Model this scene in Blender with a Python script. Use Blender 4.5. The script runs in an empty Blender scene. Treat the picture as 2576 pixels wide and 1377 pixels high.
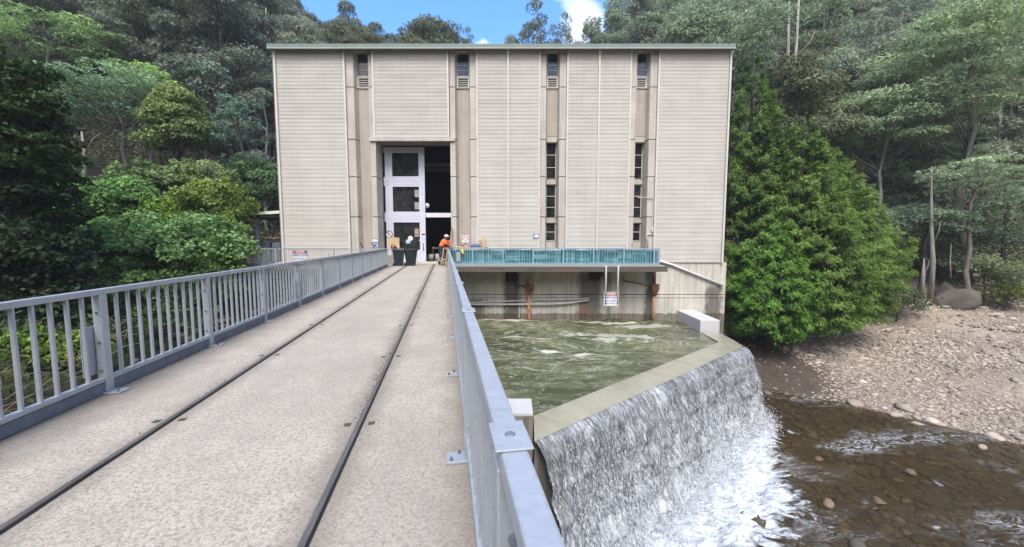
import bpy, bmesh, math, random
import numpy as np
from mathutils import Vector, Matrix

S = bpy.context.scene
C = S.collection
PI = math.pi
R = math.radians
rnd = random.Random(7)

# ------------------------------------------------------------------ camera model (metres; camera at the origin, looking along +Y)
F, PITCH = 1000.0, math.atan(83.5 / 1000.0)
CP, SP = math.cos(PITCH), math.sin(PITCH)
DZ = -1.6                      # bridge deck level
POOL = -5.5                    # pool level
RIVER = -9.4                   # river level


def ray(u, v):
    a, b = (u - 1288.0) / F, (688.5 - v) / F
    return Vector((a, CP + b * SP, -SP + b * CP))


def at(u, v, Y):
    r = ray(u, v)
    return r * (Y / r.y)


def on(u, v, z):
    r = ray(u, v)
    return r * (z / r.z)


def zat(v, Y):
    return at(1288, v, Y).z


def proj(p):
    d = p[1] * CP - p[2] * SP
    if d < 0.1:
        return None
    h = p[1] * SP + p[2] * CP
    return 1288 + F * p[0] / d, 688.5 - F * h / d


# ------------------------------------------------------------------ objects and labels
def tag(o, label=None, cat=None, group=None, kind=None):
    if label: o['label'] = label
    if cat: o['category'] = cat
    if group: o['group'] = group
    if kind: o['kind'] = kind
    return o


def empty(name, loc=(0, 0, 0), parent=None):
    o = bpy.data.objects.new(name, None)
    o.empty_display_size = 0.3
    C.objects.link(o)
    o.location = loc
    if parent: o.parent = parent
    return o


def thing(name, label, cat, group=None, loc=(0, 0, 0)):
    return tag(empty(name, loc), label, cat, group)


def link(name, me, parent=None):
    o = bpy.data.objects.new(name, me)
    C.objects.link(o)
    if parent:
        o.parent = parent
        if parent.type == 'EMPTY' or True:
            o.matrix_parent_inverse = Matrix.Translation(-world_loc(parent))
    return o


def world_loc(o):
    v = Vector(o.location)
    p = o.parent
    if p is not None:
        v = v + world_loc(p) + o.matrix_parent_inverse.translation
    return v


class MB:
    """collects simple shapes in world coordinates and links them as one mesh object"""
    def __init__(s):
        s.v, s.f, s.mi, s.cur = [], [], [], 0

    def mat(s, i):
        s.cur = i
        return s

    def face(s, idx):
        s.f.append(tuple(idx)); s.mi.append(s.cur)

    def hexa(s, p):
        n = len(s.v); s.v += [tuple(q) for q in p]
        for q in ((0, 3, 2, 1), (4, 5, 6, 7), (0, 1, 5, 4), (1, 2, 6, 5), (2, 3, 7, 6), (3, 0, 4, 7)):
            s.face([n + i for i in q])
        return s

    def box(s, x0, x1, y0, y1, z0, z1):
        return s.hexa([(x0, y0, z0), (x1, y0, z0), (x1, y1, z0), (x0, y1, z0), (x0, y0, z1), (x1, y0, z1), (x1, y1, z1), (x0, y1, z1)])

    def lbox(s, w, s0, s1, n0, n1, z0, z1):
        """box in a local frame given by w(s, n, z)"""
        return s.hexa([w(s0, n0, z0), w(s0, n1, z0), w(s1, n1, z0), w(s1, n0, z0), w(s0, n0, z1), w(s0, n1, z1), w(s1, n1, z1), w(s1, n0, z1)])

    def prism(s, poly, z0, z1):
        n, k = len(s.v), len(poly)
        s.v += [(p[0], p[1], z0) for p in poly] + [(p[0], p[1], z1) for p in poly]
        s.face([n + i for i in range(k)][::-1]); s.face([n + k + i for i in range(k)])
        for i in range(k):
            j = (i + 1) % k
            s.face((n + i, n + j, n + k + j, n + k + i))
        return s

    def tube(s, pts, rad, seg=10, caps=True):
        pts = [Vector(p) for p in pts]
        if not hasattr(rad, '__len__'): rad = [rad] * len(pts)
        n0 = len(s.v)
        up = None
        for i, p in enumerate(pts):
            d = (pts[min(i + 1, len(pts) - 1)] - pts[max(i - 1, 0)]).normalized()
            if up is None:
                up = Vector((0, 0, 1)) if abs(d.z) < 0.9 else Vector((1, 0, 0))
            a = d.cross(up).normalized(); b = a.cross(d).normalized()
            up = b
            for k in range(seg):
                t = 2 * PI * k / seg
                s.v.append(tuple(p + (a * math.cos(t) + b * math.sin(t)) * rad[i]))
        for i in range(len(pts) - 1):
            for k in range(seg):
                a0, a1 = n0 + i * seg + k, n0 + i * seg + (k + 1) % seg
                s.face((a0, a0 + seg, a1 + seg, a1))
        if caps:
            s.face([n0 + k for k in range(seg)])
            s.face([n0 + (len(pts) - 1) * seg + k for k in range(seg)][::-1])
        return s

    def ball(s, c, r, seg=12, rings=8, sc=(1, 1, 1), z0=-1.0):
        n0 = len(s.v)
        for i in range(rings + 1):
            ph = PI * i / rings
            for k in range(seg):
                t = 2 * PI * k / seg
                s.v.append((c[0] + r * sc[0] * math.sin(ph) * math.cos(t), c[1] + r * sc[1] * math.sin(ph) * math.sin(t), c[2] + r * sc[2] * max(z0, math.cos(ph))))
        for i in range(rings):
            for k in range(seg):
                a0, a1 = n0 + i * seg + k, n0 + i * seg + (k + 1) % seg
                s.face((a0, a1, a1 + seg, a0 + seg))
        return s

    def build(s, name, mats, parent=None, smooth=False, bevel=0.0):
        me = bpy.data.meshes.new(name)
        me.from_pydata(s.v, [], s.f)
        if not isinstance(mats, (list, tuple)): mats = [mats]
        for m in mats: me.materials.append(m)
        if len(mats) > 1: me.polygons.foreach_set('material_index', s.mi)
        bm = bmesh.new(); bm.from_mesh(me)
        bmesh.ops.recalc_face_normals(bm, faces=bm.faces)
        if bevel:
            bmesh.ops.bevel(bm, geom=bm.edges[:], offset=bevel, segments=2, affect='EDGES', profile=0.5, clamp_overlap=True)
        bm.to_mesh(me); bm.free()
        if smooth:
            me.polygons.foreach_set('use_smooth', [True] * len(me.polygons))
        return link(name, me, parent)


def np_mesh(name, V, Q, mats, col=None, smooth=False, mi=None):
    """mesh from numpy: V (n,3), Q (m,k) faces of k corners, col (n,3) tint"""
    me = bpy.data.meshes.new(name)
    V = np.ascontiguousarray(V, np.float32); Q = np.ascontiguousarray(Q, np.int32)
    k = Q.shape[1]
    me.vertices.add(len(V)); me.vertices.foreach_set('co', V.ravel())
    me.loops.add(Q.size); me.loops.foreach_set('vertex_index', Q.ravel())
    me.polygons.add(len(Q))
    me.polygons.foreach_set('loop_start', np.arange(0, Q.size, k, dtype=np.int32))
    if mi is not None: me.polygons.foreach_set('material_index', np.ascontiguousarray(mi, np.int32))
    if smooth: me.polygons.foreach_set('use_smooth', np.ones(len(Q), bool))
    me.update(calc_edges=True)
    if col is not None:
        ca = me.color_attributes.new('tint', 'FLOAT_COLOR', 'POINT')
        c4 = np.ones((len(V), 4), np.float32); c4[:, :3] = col
        ca.data.foreach_set('color', c4.ravel())
    for m in (mats if isinstance(mats, (list, tuple)) else [mats]): me.materials.append(m)
    return me


# ------------------------------------------------------------------ materials
class NT:
    def __init__(s, name):
        s.m = bpy.data.materials.new(name); s.m.use_nodes = True
        s.t = s.m.node_tree
        s.b = s.t.nodes['Principled BSDF']; s.o = s.t.nodes['Material Output']

    def n(s, typ, props=None, **ins):
        nd = s.t.nodes.new(typ)
        for k, v in (props or {}).items(): setattr(nd, k, v)
        for k, v in ins.items(): s.put(nd, k, v)
        return nd

    def put(s, nd, k, v):
        key = int(k[1:]) if k[0] == 'i' and k[1:].isdigit() else k.replace('_', ' ')
        sock = nd.inputs[key]
        if isinstance(v, bpy.types.NodeSocket): s.t.links.new(v, sock)
        else: sock.default_value = v

    def coords(s, scale=(1, 1, 1), kind='Object', loc=(0, 0, 0), rot=(0, 0, 0)):
        tc = s.n('ShaderNodeTexCoord')
        mp = s.n('ShaderNodeMapping', Scale=scale, Location=loc, Rotation=rot)
        s.t.links.new(tc.outputs[kind], mp.inputs['Vector'])
        return mp.outputs['Vector']

    def noise(s, vec, scale, detail=4, rough=0.6, dist=0.0):
        return s.n('ShaderNodeTexNoise', Vector=vec, Scale=scale, Detail=detail, Roughness=rough, Distortion=dist).outputs['Fac']

    def ramp(s, fac, stops, interp='LINEAR'):
        nd = s.n('ShaderNodeValToRGB', Fac=fac)
        cr = nd.color_ramp; cr.interpolation = interp
        while len(cr.elements) > 1: cr.elements.remove(cr.elements[-1])
        for i, (p, c) in enumerate(stops):
            e = cr.elements[0] if i == 0 else cr.elements.new(p)
            e.position = p
            e.color = (c, c, c, 1) if not hasattr(c, '__len__') else (c[0], c[1], c[2], 1)
        return nd.outputs['Color']

    def mix(s, fac, a, b, mode='MIX'):
        nd = s.n('ShaderNodeMix', {'data_type': 'RGBA', 'blend_type': mode})
        for i, v in ((0, fac), (6, a), (7, b)):
            if isinstance(v, bpy.types.NodeSocket): s.t.links.new(v, nd.inputs[i])
            elif i == 0: nd.inputs[0].default_value = v
            else: nd.inputs[i].default_value = (*v, 1) if hasattr(v, '__len__') else (v, v, v, 1)
        return nd.outputs[2]

    def math(s, op, a, b=0.0, c=None, clamp=False):
        nd = s.n('ShaderNodeMath', {'operation': op, 'use_clamp': clamp}, i0=a, i1=b)
        if c is not None: s.put(nd, 'i2', c)
        return nd.outputs[0]

    def bump(s, h, strength=0.3, dist=0.02):
        nd = s.n('ShaderNodeBump', Height=h, Strength=strength, Distance=dist)
        s.t.links.new(nd.outputs['Normal'], s.b.inputs['Normal'])
        return nd

    def set(s, color=None, rough=None, metal=None, spec=None):
        if color is not None:
            if isinstance(color, bpy.types.NodeSocket): s.t.links.new(color, s.b.inputs['Base Color'])
            else: s.b.inputs['Base Color'].default_value = (*color, 1)
        for k, v in (('Roughness', rough), ('Metallic', metal), ('Specular IOR Level', spec)):
            if v is None: continue
            if isinstance(v, bpy.types.NodeSocket): s.t.links.new(v, s.b.inputs[k])
            else: s.b.inputs[k].default_value = v
        return s.m


def plain(name, col, rough=0.6, metal=0.0, var=0.18, scale=3.0, spec=0.4):
    t = NT(name)
    f = t.noise(t.coords(), scale, 5, 0.65)
    c = t.ramp(f, [(0.3, [x * (1 - var) for x in col]), (0.7, [min(1, x * (1 + var)) for x in col])])
    return t.set(c, rough, metal, spec)


M = {}


def make_materials():
    # galvanised steel: spangle and dull patches
    t = NT('galvanised_steel')
    a = t.noise(t.coords(), 55, 2, 0.5); b = t.noise(t.coords(), 4, 5, 0.6)
    c = t.mix(t.math('MULTIPLY', a, 0.9), (0.34, 0.37, 0.405), (0.50, 0.53, 0.575))
    c = t.mix(t.ramp(b, [(0.45, 0.0), (0.75, 0.55)]), c, (0.28, 0.305, 0.335))
    d = t.noise(t.coords((1, 1, 0.15)), 16, 3, 0.6)
    c = t.mix(t.ramp(d, [(0.62, 0.0), (0.78, 0.35)]), c, (0.20, 0.19, 0.17))
    t.bump(a, 0.08, 0.004)
    e = t.noise(t.coords(), 11, 6, 0.75)
    c = t.mix(t.ramp(e, [(0.54, 0.0), (0.70, 0.45)]), c, (0.56, 0.57, 0.58))
    c = t.mix(t.ramp(t.noise(t.coords((1, 1, 0.35)), 7, 6, 0.8), [(0.66, 0.0), (0.74, 0.5)]), c, (0.19, 0.15, 0.115))
    M['galv'] = t.set(c, t.ramp(b, [(0.3, 0.38), (0.8, 0.62)]), 0.35, 0.5)
    M['galv_dark'] = plain('grey_kick_plate', (0.17, 0.19, 0.23), 0.6, 0.2, 0.25, 6)
    M['rail_blue'] = plain('pale_blue_painted_steel', (0.27, 0.38, 0.47), 0.5, 0.1, 0.15, 6)
    # deck: broom finished aggregate concrete
    t = NT('bridge_deck_concrete')
    v = t.coords()
    big = t.noise(v, 0.40, 6, 0.65); mid = t.noise(v, 2.6, 6, 0.7); fine = t.noise(v, 42, 4, 0.7); grit = t.noise(v, 95, 3, 0.65)
    c = t.ramp(big, [(0.32, (0.355, 0.305, 0.25)), (0.52, (0.46, 0.40, 0.33)), (0.70, (0.38, 0.335, 0.28))])
    c = t.mix(t.ramp(mid, [(0.42, 0.0), (0.68, 0.55)]), c, (0.34, 0.295, 0.25))
    c = t.mix(t.ramp(fine, [(0.38, 0.75), (0.54, 0.0)]), c, (0.20, 0.17, 0.145))
    c = t.mix(t.ramp(grit, [(0.56, 0.0), (0.68, 0.8)]), c, (0.69, 0.63, 0.55))
    w = t.noise(t.coords((0.4, 0.07, 1), rot=(0, 0, R(-9.5))), 2.6, 6, 0.65)
    c = t.mix(t.ramp(w, [(0.50, 0.0), (0.70, 0.55)]), c, (0.30, 0.275, 0.25))
    # dirt gathered along the railings and beside the rails
    sx = t.n('ShaderNodeSeparateXYZ', Vector=v)
    nn = t.math('ADD', t.math('MULTIPLY', t.math('SUBTRACT', sx.outputs[0], 0.158), 0.9863), t.math('MULTIPLY', sx.outputs[1], 0.1648))
    def strip(n0, wdt, k):
        d = t.math('ABSOLUTE', t.math('SUBTRACT', nn, n0))
        f = t.math('SUBTRACT', 1.0, t.math('DIVIDE', d, t.math('MULTIPLY', t.math('ADD', mid, 0.15), wdt)), clamp=True)
        return t.math('MULTIPLY', f, k)
    for n0, wdt, k in ((-3.72, 0.9, 0.7), (0.08, 0.55, 0.6), (-2.60, 0.32, 0.65), (-0.917, 0.34, 0.7)):
        c = t.mix(strip(n0, wdt, k), c, (0.17, 0.145, 0.115))
    t.bump(t.math('ADD', t.math('MULTIPLY', fine, 1.0), t.math('MULTIPLY', grit, 0.5)), 0.7, 0.012)
    M['deck'] = t.set(c, 0.9, 0, 0.25)
    # board marked, stained concrete
    def concrete(name, lo, hi, stain, amount, streak=1.0):
        t = NT(name)
        v = t.coords()
        n1 = t.noise(v, 0.8, 6, 0.62); n2 = t.noise(t.coords((6.5, 6.5, 0.28)), 1.1, 5, 0.6); n3 = t.noise(v, 30, 3, 0.6)
        c = t.ramp(n1, [(0.3, lo), (0.7, hi)])
        c = t.mix(t.math('MULTIPLY', t.ramp(n2, [(0.50, 0.0), (0.72, 1.0)]), amount), c, stain)
        c = t.mix(t.ramp(n3, [(0.55, 0.0), (0.75, 0.25)]), c, [x * 0.5 for x in lo])
        t.bump(t.math('ADD', t.math('MULTIPLY', n2, 1.0), t.math('MULTIPLY', n3, 0.3)), 0.30 * streak, 0.02)
        return t.set(c, 0.85, 0, 0.25)
    M['conc_front'] = concrete('board_marked_concrete', (0.42, 0.385, 0.345), (0.54, 0.50, 0.45), (0.27, 0.24, 0.205), 0.55)
    M['conc_panel'] = concrete('brown_render_panel', (0.37, 0.325, 0.29), (0.44, 0.39, 0.35), (0.26, 0.215, 0.18), 0.5, 0.4)
    M['conc_pale'] = plain('pale_fresh_concrete', (0.50, 0.49, 0.50), 0.7, 0, 0.06, 1.6)
    M['conc_dark'] = concrete('weathered_dark_concrete', (0.20, 0.185, 0.165), (0.30, 0.28, 0.25), (0.07, 0.065, 0.055), 0.9)
    # tail water wall with its real stains, and a dark opening painted as a black patch
    t = NT('stained_wall_concrete')
    v = t.coords()
    sx = t.n('ShaderNodeSeparateXYZ', Vector=v)
    X, Z = sx.outputs[0], sx.outputs[2]
    n1 = t.noise(v, 0.7, 6, 0.62); n2 = t.noise(t.coords((5.5, 1, 0.22)), 1.2, 6, 0.65); n3 = t.noise(t.coords((26, 1, 1.6)), 1.0, 4, 0.7)
    c = t.ramp(n1, [(0.28, (0.45, 0.425, 0.375)), (0.72, (0.64, 0.605, 0.54))])
    c = t.mix(t.ramp(n2, [(0.46, 0.0), (0.70, 0.55)]), c, (0.22, 0.20, 0.17))
    c = t.mix(t.ramp(n3, [(0.55, 0.0), (0.74, 0.4)]), c, (0.24, 0.22, 0.19))
    wob = t.math('MULTIPLY', t.math('SUBTRACT', t.noise(t.coords((3, 1, 0.9)), 2.0, 5, 0.7), 0.5), 0.9)
    Xw = t.math('ADD', X, wob)
    def band(x0, hw, soft, z0=None, z1=None):
        d = t.math('ABSOLUTE', t.math('SUBTRACT', Xw, x0))
        f = t.math('DIVIDE', t.math('SUBTRACT', hw, d), soft, clamp=True)
        for z, sg in ((z0, 1), (z1, -1)):
            if z is None: continue
            zz = t.math('MULTIPLY', t.math('SUBTRACT', t.math('ADD', Z, t.math('MULTIPLY', wob, 0.5)), z), sg)
            f = t.math('MULTIPLY', f, t.math('DIVIDE', zz, 0.3, clamp=True))
        return f
    dark, black, rust = (0.045, 0.041, 0.036), (0.012, 0.011, 0.010), (0.30, 0.135, 0.055)
    for x0, hw, soft, z0, z1, col, k in (
            (0.0, 0.75, 0.35, None, None, dark, 0.8), (-0.05, 0.42, 0.10, -3.05, None, black, 1.0),
            (5.35, 0.95, 0.4, None, None, dark, 0.75), (5.75, 0.55, 0.15, -2.9, None, black, 0.95), (4.9, 0.3, 0.3, None, -3.7, rust, 0.75),
            (6.6, 0.35, 0.3, None, None, dark, 0.55), (7.6, 0.35, 0.35, None, None, (0.26, 0.18, 0.12), 0.55),
            (9.45, 0.42, 0.3, None, None, dark, 0.8), (13.9, 0.65, 0.25, None, -3.0, dark, 0.75), (-2.4, 1.0, 0.8, None, -3.9, dark, 0.75),
            (1.05, 0.5, 0.5, None, None, rust, 0.55), (-4.4, 0.8, 0.5, None, None, dark, 0.5)):
        c = t.mix(t.math('MULTIPLY', band(x0, hw, soft, z0, z1), k), c, col)
    wl = t.noise(t.coords((1.6, 1, 0.1)), 2.4, 4, 0.6)
    zz = t.math('SUBTRACT', t.math('ADD', -5.20, t.math('MULTIPLY', wl, 0.36)), Z)
    c = t.mix(t.math('MULTIPLY', t.math('DIVIDE', zz, 0.05, clamp=True), 0.72), c, t.mix(t.ramp(n2, [(0.4, 0.0), (0.6, 1.0)]), (0.12, 0.085, 0.05), (0.02, 0.018, 0.016)))
    t.bump(t.math('ADD', n2, t.math('MULTIPLY', n3, 0.5)), 0.35, 0.02)
    M['wall'] = t.set(c, 0.8, 0, 0.3)
    # cladding
    t = NT('cream_corrugated_cladding')
    n1 = t.noise(t.coords((0.4, 0.4, 1.6)), 1.0, 5, 0.6); n2 = t.noise(t.coords((9, 9, 0.12)), 1.2, 5, 0.6)
    c = t.ramp(n1, [(0.3, (0.475, 0.445, 0.405)), (0.7, (0.56, 0.525, 0.485))])
    c = t.mix(t.ramp(n2, [(0.50, 0.0), (0.75, 0.42)]), c, (0.37, 0.335, 0.29))
    n5 = t.noise(t.coords((0.9, 0.9, 0.25)), 0.55, 4, 0.6)
    c = t.mix(t.ramp(n5, [(0.42, 0.0), (0.68, 0.35)]), c, (0.62, 0.60, 0.57))
    M['clad'] = t.set(c, 0.55, 0, 0.35)
    M['trim'] = plain('cream_painted_trim', (0.60, 0.575, 0.545), 0.5, 0, 0.08, 2)
    M['fascia'] = plain('grey_green_fascia', (0.17, 0.215, 0.195), 0.5, 0, 0.12, 1.2)
    M['under'] = plain('eaves_shadow_dark', (0.05, 0.05, 0.047), 0.8)  # near-black colour stands in for the shadow gap under the roof edge
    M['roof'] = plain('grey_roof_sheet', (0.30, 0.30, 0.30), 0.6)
    M['dark'] = plain('unlit_interior_dark', (0.035, 0.034, 0.033), 0.8)  # near-black colour puts the unlit dark of the hall into its surfaces
    t = NT('dark_window_glass')
    n1 = t.noise(t.coords((1, 1, 1)), 2.4, 4, 0.6)
    M['glass'] = t.set(t.ramp(n1, [(0.35, (0.008, 0.009, 0.010)), (0.7, (0.040, 0.043, 0.044))]), 0.08, 0, 0.4)  # greyer base patches stand in for reflections on the panes
    M['glass'].node_tree.nodes['Principled BSDF'].inputs['IOR'].default_value = 1.45
    M['glass_blue'] = plain('blue_grey_window_glass', (0.05, 0.06, 0.085), 0.12, 0, 0.5, 3, 0.6)
    t = NT('white_door_paint')
    n1 = t.noise(t.coords(), 1.2, 5, 0.6); n2 = t.noise(t.coords((3, 1, 1.2)), 3.0, 6, 0.75)
    c = t.ramp(n1, [(0.3, (0.52, 0.52, 0.63)), (0.7, (0.60, 0.60, 0.70))])
    c = t.mix(t.ramp(n2, [(0.68, 0.0), (0.73, 0.75)]), c, (0.22, 0.21, 0.24))
    M['door'] = t.set(c, 0.45, 0, 0.4)
    M['white'] = plain('white_paint', (0.64, 0.64, 0.67), 0.5, 0, 0.05)
    M['black'] = plain('black_paint', (0.02, 0.02, 0.022), 0.6)
    M['red'] = plain('sign_red', (0.55, 0.03, 0.03), 0.5, 0, 0.1)
    M['bluetext'] = plain('sign_blue_lettering', (0.06, 0.11, 0.28), 0.5, 0, 0.1)
    M['signblue'] = plain('pale_blue_notice', (0.40, 0.55, 0.72), 0.5, 0, 0.1)
    M['pinktext'] = plain('faded_red_lettering', (0.48, 0.22, 0.30), 0.5)
    M['pink'] = plain('faded_pink_sign', (0.72, 0.62, 0.66), 0.5, 0, 0.06)
    M['lilac'] = plain('lilac_notice', (0.62, 0.62, 0.80), 0.5)
    # rails
    t = NT('worn_rail_steel')
    n1 = t.noise(t.coords((8, 0.6, 8)), 3.0, 4, 0.6)
    M['rail'] = t.set(t.ramp(n1, [(0.3, (0.11, 0.095, 0.085)), (0.7, (0.21, 0.185, 0.17))]), 0.45, 0.4, 0.5)
    t = NT('rusty_steel')
    n1 = t.noise(t.coords(), 4, 6, 0.7)
    M['rust'] = t.set(t.ramp(n1, [(0.3, (0.09, 0.045, 0.028)), (0.55, (0.20, 0.09, 0.045)), (0.75, (0.30, 0.16, 0.09))]), 0.8, 0.1, 0.3)
    M['rustpipe'] = plain('rust_streaked_pink_pipe', (0.46, 0.25, 0.16), 0.6, 0, 0.35, 4)
    t = NT('rusty_edge_beam')
    n1 = t.noise(t.coords((0.5, 1, 3)), 1.3, 5, 0.65)
    M['beam'] = t.set(t.ramp(n1, [(0.35, (0.085, 0.077, 0.068)), (0.57, (0.115, 0.10, 0.085)), (0.70, (0.22, 0.10, 0.04))]), 0.8, 0.1, 0.3)
    M['pipe'] = plain('grey_pipe', (0.50, 0.50, 0.50), 0.5, 0.1, 0.2, 5)
    M['teal'] = plain('teal_plastic', (0.05, 0.21, 0.24), 0.45, 0, 0.35, 2.2)
    M['teal_pale'] = plain('faded_teal_plastic', (0.20, 0.42, 0.46), 0.5, 0, 0.3, 2.2)
    M['ply'] = plain('plywood', (0.52, 0.38, 0.22), 0.7, 0, 0.15, 4)
    M['timber'] = plain('weathered_timber', (0.36, 0.27, 0.19), 0.8, 0, 0.25, 5)
    M['tarp'] = plain('blue_plastic', (0.03, 0.10, 0.28), 0.5, 0, 0.2)
    M['bin'] = plain('dark_green_bin_plastic', (0.012, 0.021, 0.021), 0.45, 0, 0.2, 5)
    M['rubber'] = plain('black_rubber', (0.018, 0.016, 0.016), 0.8)
    M['orange'] = plain('orange_paint', (0.60, 0.25, 0.06), 0.6)
    M['cab'] = plain('blue_grey_cabinet_paint', (0.15, 0.22, 0.28), 0.5, 0, 0.15)
    M['yellow'] = plain('yellow_plastic', (0.75, 0.68, 0.06), 0.5)
    M['redm'] = plain('red_machine_paint', (0.48, 0.05, 0.03), 0.5)
    M['cream'] = plain('cream_machine_paint', (0.30, 0.29, 0.26), 0.6)
    # bark
    def bark(name, lo, hi):
        t = NT(name)
        n1 = t.noise(t.coords((5, 5, 0.5)), 1.5, 5, 0.65)
        t.bump(n1, 0.4, 0.03)
        return t.set(t.ramp(n1, [(0.35, lo), (0.65, hi)]), 0.85, 0, 0.2)
    M['bark_pale'] = bark('pale_gum_bark', (0.16, 0.15, 0.13), (0.32, 0.30, 0.27))
    M['bark_white'] = bark('white_gum_bark', (0.24, 0.22, 0.19), (0.42, 0.40, 0.36))
    M['bark_dark'] = bark('dark_bark', (0.035, 0.032, 0.028), (0.09, 0.08, 0.07))
    M['bark_grey'] = bark('grey_bark', (0.10, 0.095, 0.085), (0.20, 0.19, 0.17))
    # leaves take their tint from the mesh
    t = NT('leaf')
    a = t.n('ShaderNodeAttribute', {'attribute_name': 'tint'}).outputs['Color']
    t.set(a, 0.6, 0, 0.25)
    tr = t.n('ShaderNodeBsdfTranslucent', Color=t.mix(0.5, a, (0.9, 1.0, 0.4), 'MULTIPLY'))
    mx = t.n('ShaderNodeMixShader', Fac=0.35)
    t.t.links.new(t.b.outputs[0], mx.inputs[1]); t.t.links.new(tr.outputs[0], mx.inputs[2])
    t.t.links.new(mx.outputs[0], t.o.inputs['Surface'])
    M['leaf'] = t.m
    t = NT('stone')
    a = t.n('ShaderNodeAttribute', {'attribute_name': 'tint'}).outputs['Color']
    n1 = t.noise(t.coords(), 7, 5, 0.65)
    c = t.mix(1.0, a, t.ramp(n1, [(0.3, 0.72), (0.7, 1.12)]), 'MULTIPLY')
    t.bump(n1, 0.3, 0.03)
    M['stone'] = t.set(c, 0.85, 0, 0.25)
    # ground
    t = NT('forest_floor_and_river_bank')
    v = t.coords()
    n1 = t.noise(v, 0.25, 6, 0.65); n2 = t.noise(v, 3.5, 5, 0.7)
    a = t.n('ShaderNodeAttribute', {'attribute_name': 'tint'}).outputs['Color']
    c = t.mix(1.0, a, t.ramp(n1, [(0.3, 0.65), (0.7, 1.25)]), 'MULTIPLY')
    c = t.mix(1.0, c, t.ramp(n2, [(0.3, 0.6), (0.7, 1.3)]), 'MULTIPLY')
    t.bump(n2, 0.6, 0.08)
    M['ground'] = t.set(c, 0.95, 0, 0.15)
    # turbulent pool
    t = NT('turbid_pool_water')
    v = t.coords((0.5, 1.35, 1), rot=(0, 0, R(-8)))
    n1 = t.noise(v, 0.34, 4, 0.5, 1.4); n2 = t.noise(v, 0.75, 6, 0.60, 1.8); n3 = t.noise(v, 2.0, 5, 0.65, 1.4); n4 = t.noise(t.coords((0.5, 0.9, 1)), 0.22, 3, 0.5, 0.4)
    c = t.ramp(n1, [(0.30, (0.032, 0.039, 0.014)), (0.5, (0.070, 0.079, 0.032)), (0.72, (0.145, 0.150, 0.075))])
    rdg = t.math('ABSOLUTE', t.math('SUBTRACT', n2, 0.5))
    fil = t.ramp(rdg, [(0.0, 0.75), (0.015, 0.30), (0.035, 0.0)])
    gate = t.ramp(n4, [(0.38, 0.15), (0.62, 1.0)])
    rdg3 = t.math('ABSOLUTE', t.math('SUBTRACT', n3, 0.5))
    fil3 = t.math('MULTIPLY', t.ramp(rdg3, [(0.0, 0.55), (0.035, 0.0)]), t.ramp(n1, [(0.4, 0.1), (0.65, 1.0)]))
    f = t.math('MULTIPLY', t.math('MAXIMUM', t.math('MULTIPLY', fil, gate), fil3), 0.62)
    sx = t.n('ShaderNodeSeparateXYZ', Vector=t.coords())
    X, Y = sx.outputs[0], sx.outputs[1]
    def patch(x, y, rx, ry, k):
        dx = t.math('DIVIDE', t.math('SUBTRACT', X, x), rx); dy = t.math('DIVIDE', t.math('SUBTRACT', Y, y), ry)
        d = t.math('SQRT', t.math('ADD', t.math('MULTIPLY', dx, dx), t.math('MULTIPLY', dy, dy)))
        q = t.math('SUBTRACT', t.math('ADD', 1.0, t.math('MULTIPLY', t.math('SUBTRACT', n3, 0.5), 3.2)), d)
        return t.math('MULTIPLY', t.math('MULTIPLY', q, 3.0, clamp=True), k)
    for x, y, rx, ry, k in ((1.9, 19.6, 0.9, 0.22, 0.7), (3.6, 18.8, 0.6, 0.18, 0.6), (0.1, 21.6, 1.1, 0.18, 0.6), (1.7, 21.4, 0.6, 0.18, 0.6), (5.5, 22.3, 2.6, 1.2, 0.45), (7.6, 26.6, 1.8, 0.22, 0.8), (3.5, 26.8, 3.5, 0.16, 0.6), (8.5, 25.0, 2.0, 0.4, 0.4), (-0.5, 26.7, 2.0, 0.15, 0.6)):
        f = t.math('MAXIMUM', f, patch(x, y, rx, ry, k))
    c = t.mix(f, c, (0.66, 0.66, 0.58))
    t.bump(t.math('ADD', t.math('ADD', n2, t.math('MULTIPLY', n3, 0.5)), t.math('MULTIPLY', f, 0.2)), 0.4, 0.10)
    M['pool'] = t.set(c, t.math('ADD', 0.12, t.math('MULTIPLY', f, 0.6)), 0, 0.5)
    # wet crest
    t = NT('wet_weir_crest')
    v = t.coords((1, 1, 1), rot=(0, 0, R(-40.7)))
    mp = t.n('ShaderNodeMapping', Vector=v, Scale=(5.0, 0.5, 1))
    n1 = t.noise(mp.outputs[0], 1.2, 5, 0.6, 0.5); n2 = t.noise(t.coords(), 14, 4, 0.65)
    n0 = t.noise(t.coords(), 0.8, 4, 0.6)
    c = t.ramp(n0, [(0.3, (0.25, 0.24, 0.175)), (0.7, (0.33, 0.32, 0.245))])
    c = t.mix(t.ramp(n1, [(0.40, 0.0), (0.75, 0.35)]), c, (0.43, 0.42, 0.345))
    c = t.mix(t.ramp(n2, [(0.6, 0.0), (0.75, 0.25)]), c, (0.48, 0.47, 0.40))
    t.bump(t.math('ADD', t.math('MULTIPLY', n1, 0.6), t.math('MULTIPLY', n2, 0.4)), 0.3, 0.03)
    M['crest'] = t.set(c, 0.22, 0, 0.5)
    # falling water: a dark sheet full of white threads
    t = NT('falling_water_sheet')
    uv = t.n('ShaderNodeUVMap').outputs[0]
    def m2(sx, sy): return t.n('ShaderNodeMapping', Vector=uv, Scale=(sx, sy, 1)).outputs[0]
    n1 = t.noise(m2(9.0, 2.6), 1.0, 5, 0.7, 1.2); n2 = t.noise(m2(22.0, 4.5), 1.0, 4, 0.7, 1.6); n3 = t.noise(m2(0.9, 0.5), 1.0, 4, 0.6, 0.6); n5 = t.noise(m2(6.0, 0.7), 1.0, 4, 0.6, 0.4)
    sp = t.n('ShaderNodeSeparateXYZ', Vector=uv)
    V = sp.outputs[1]
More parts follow.
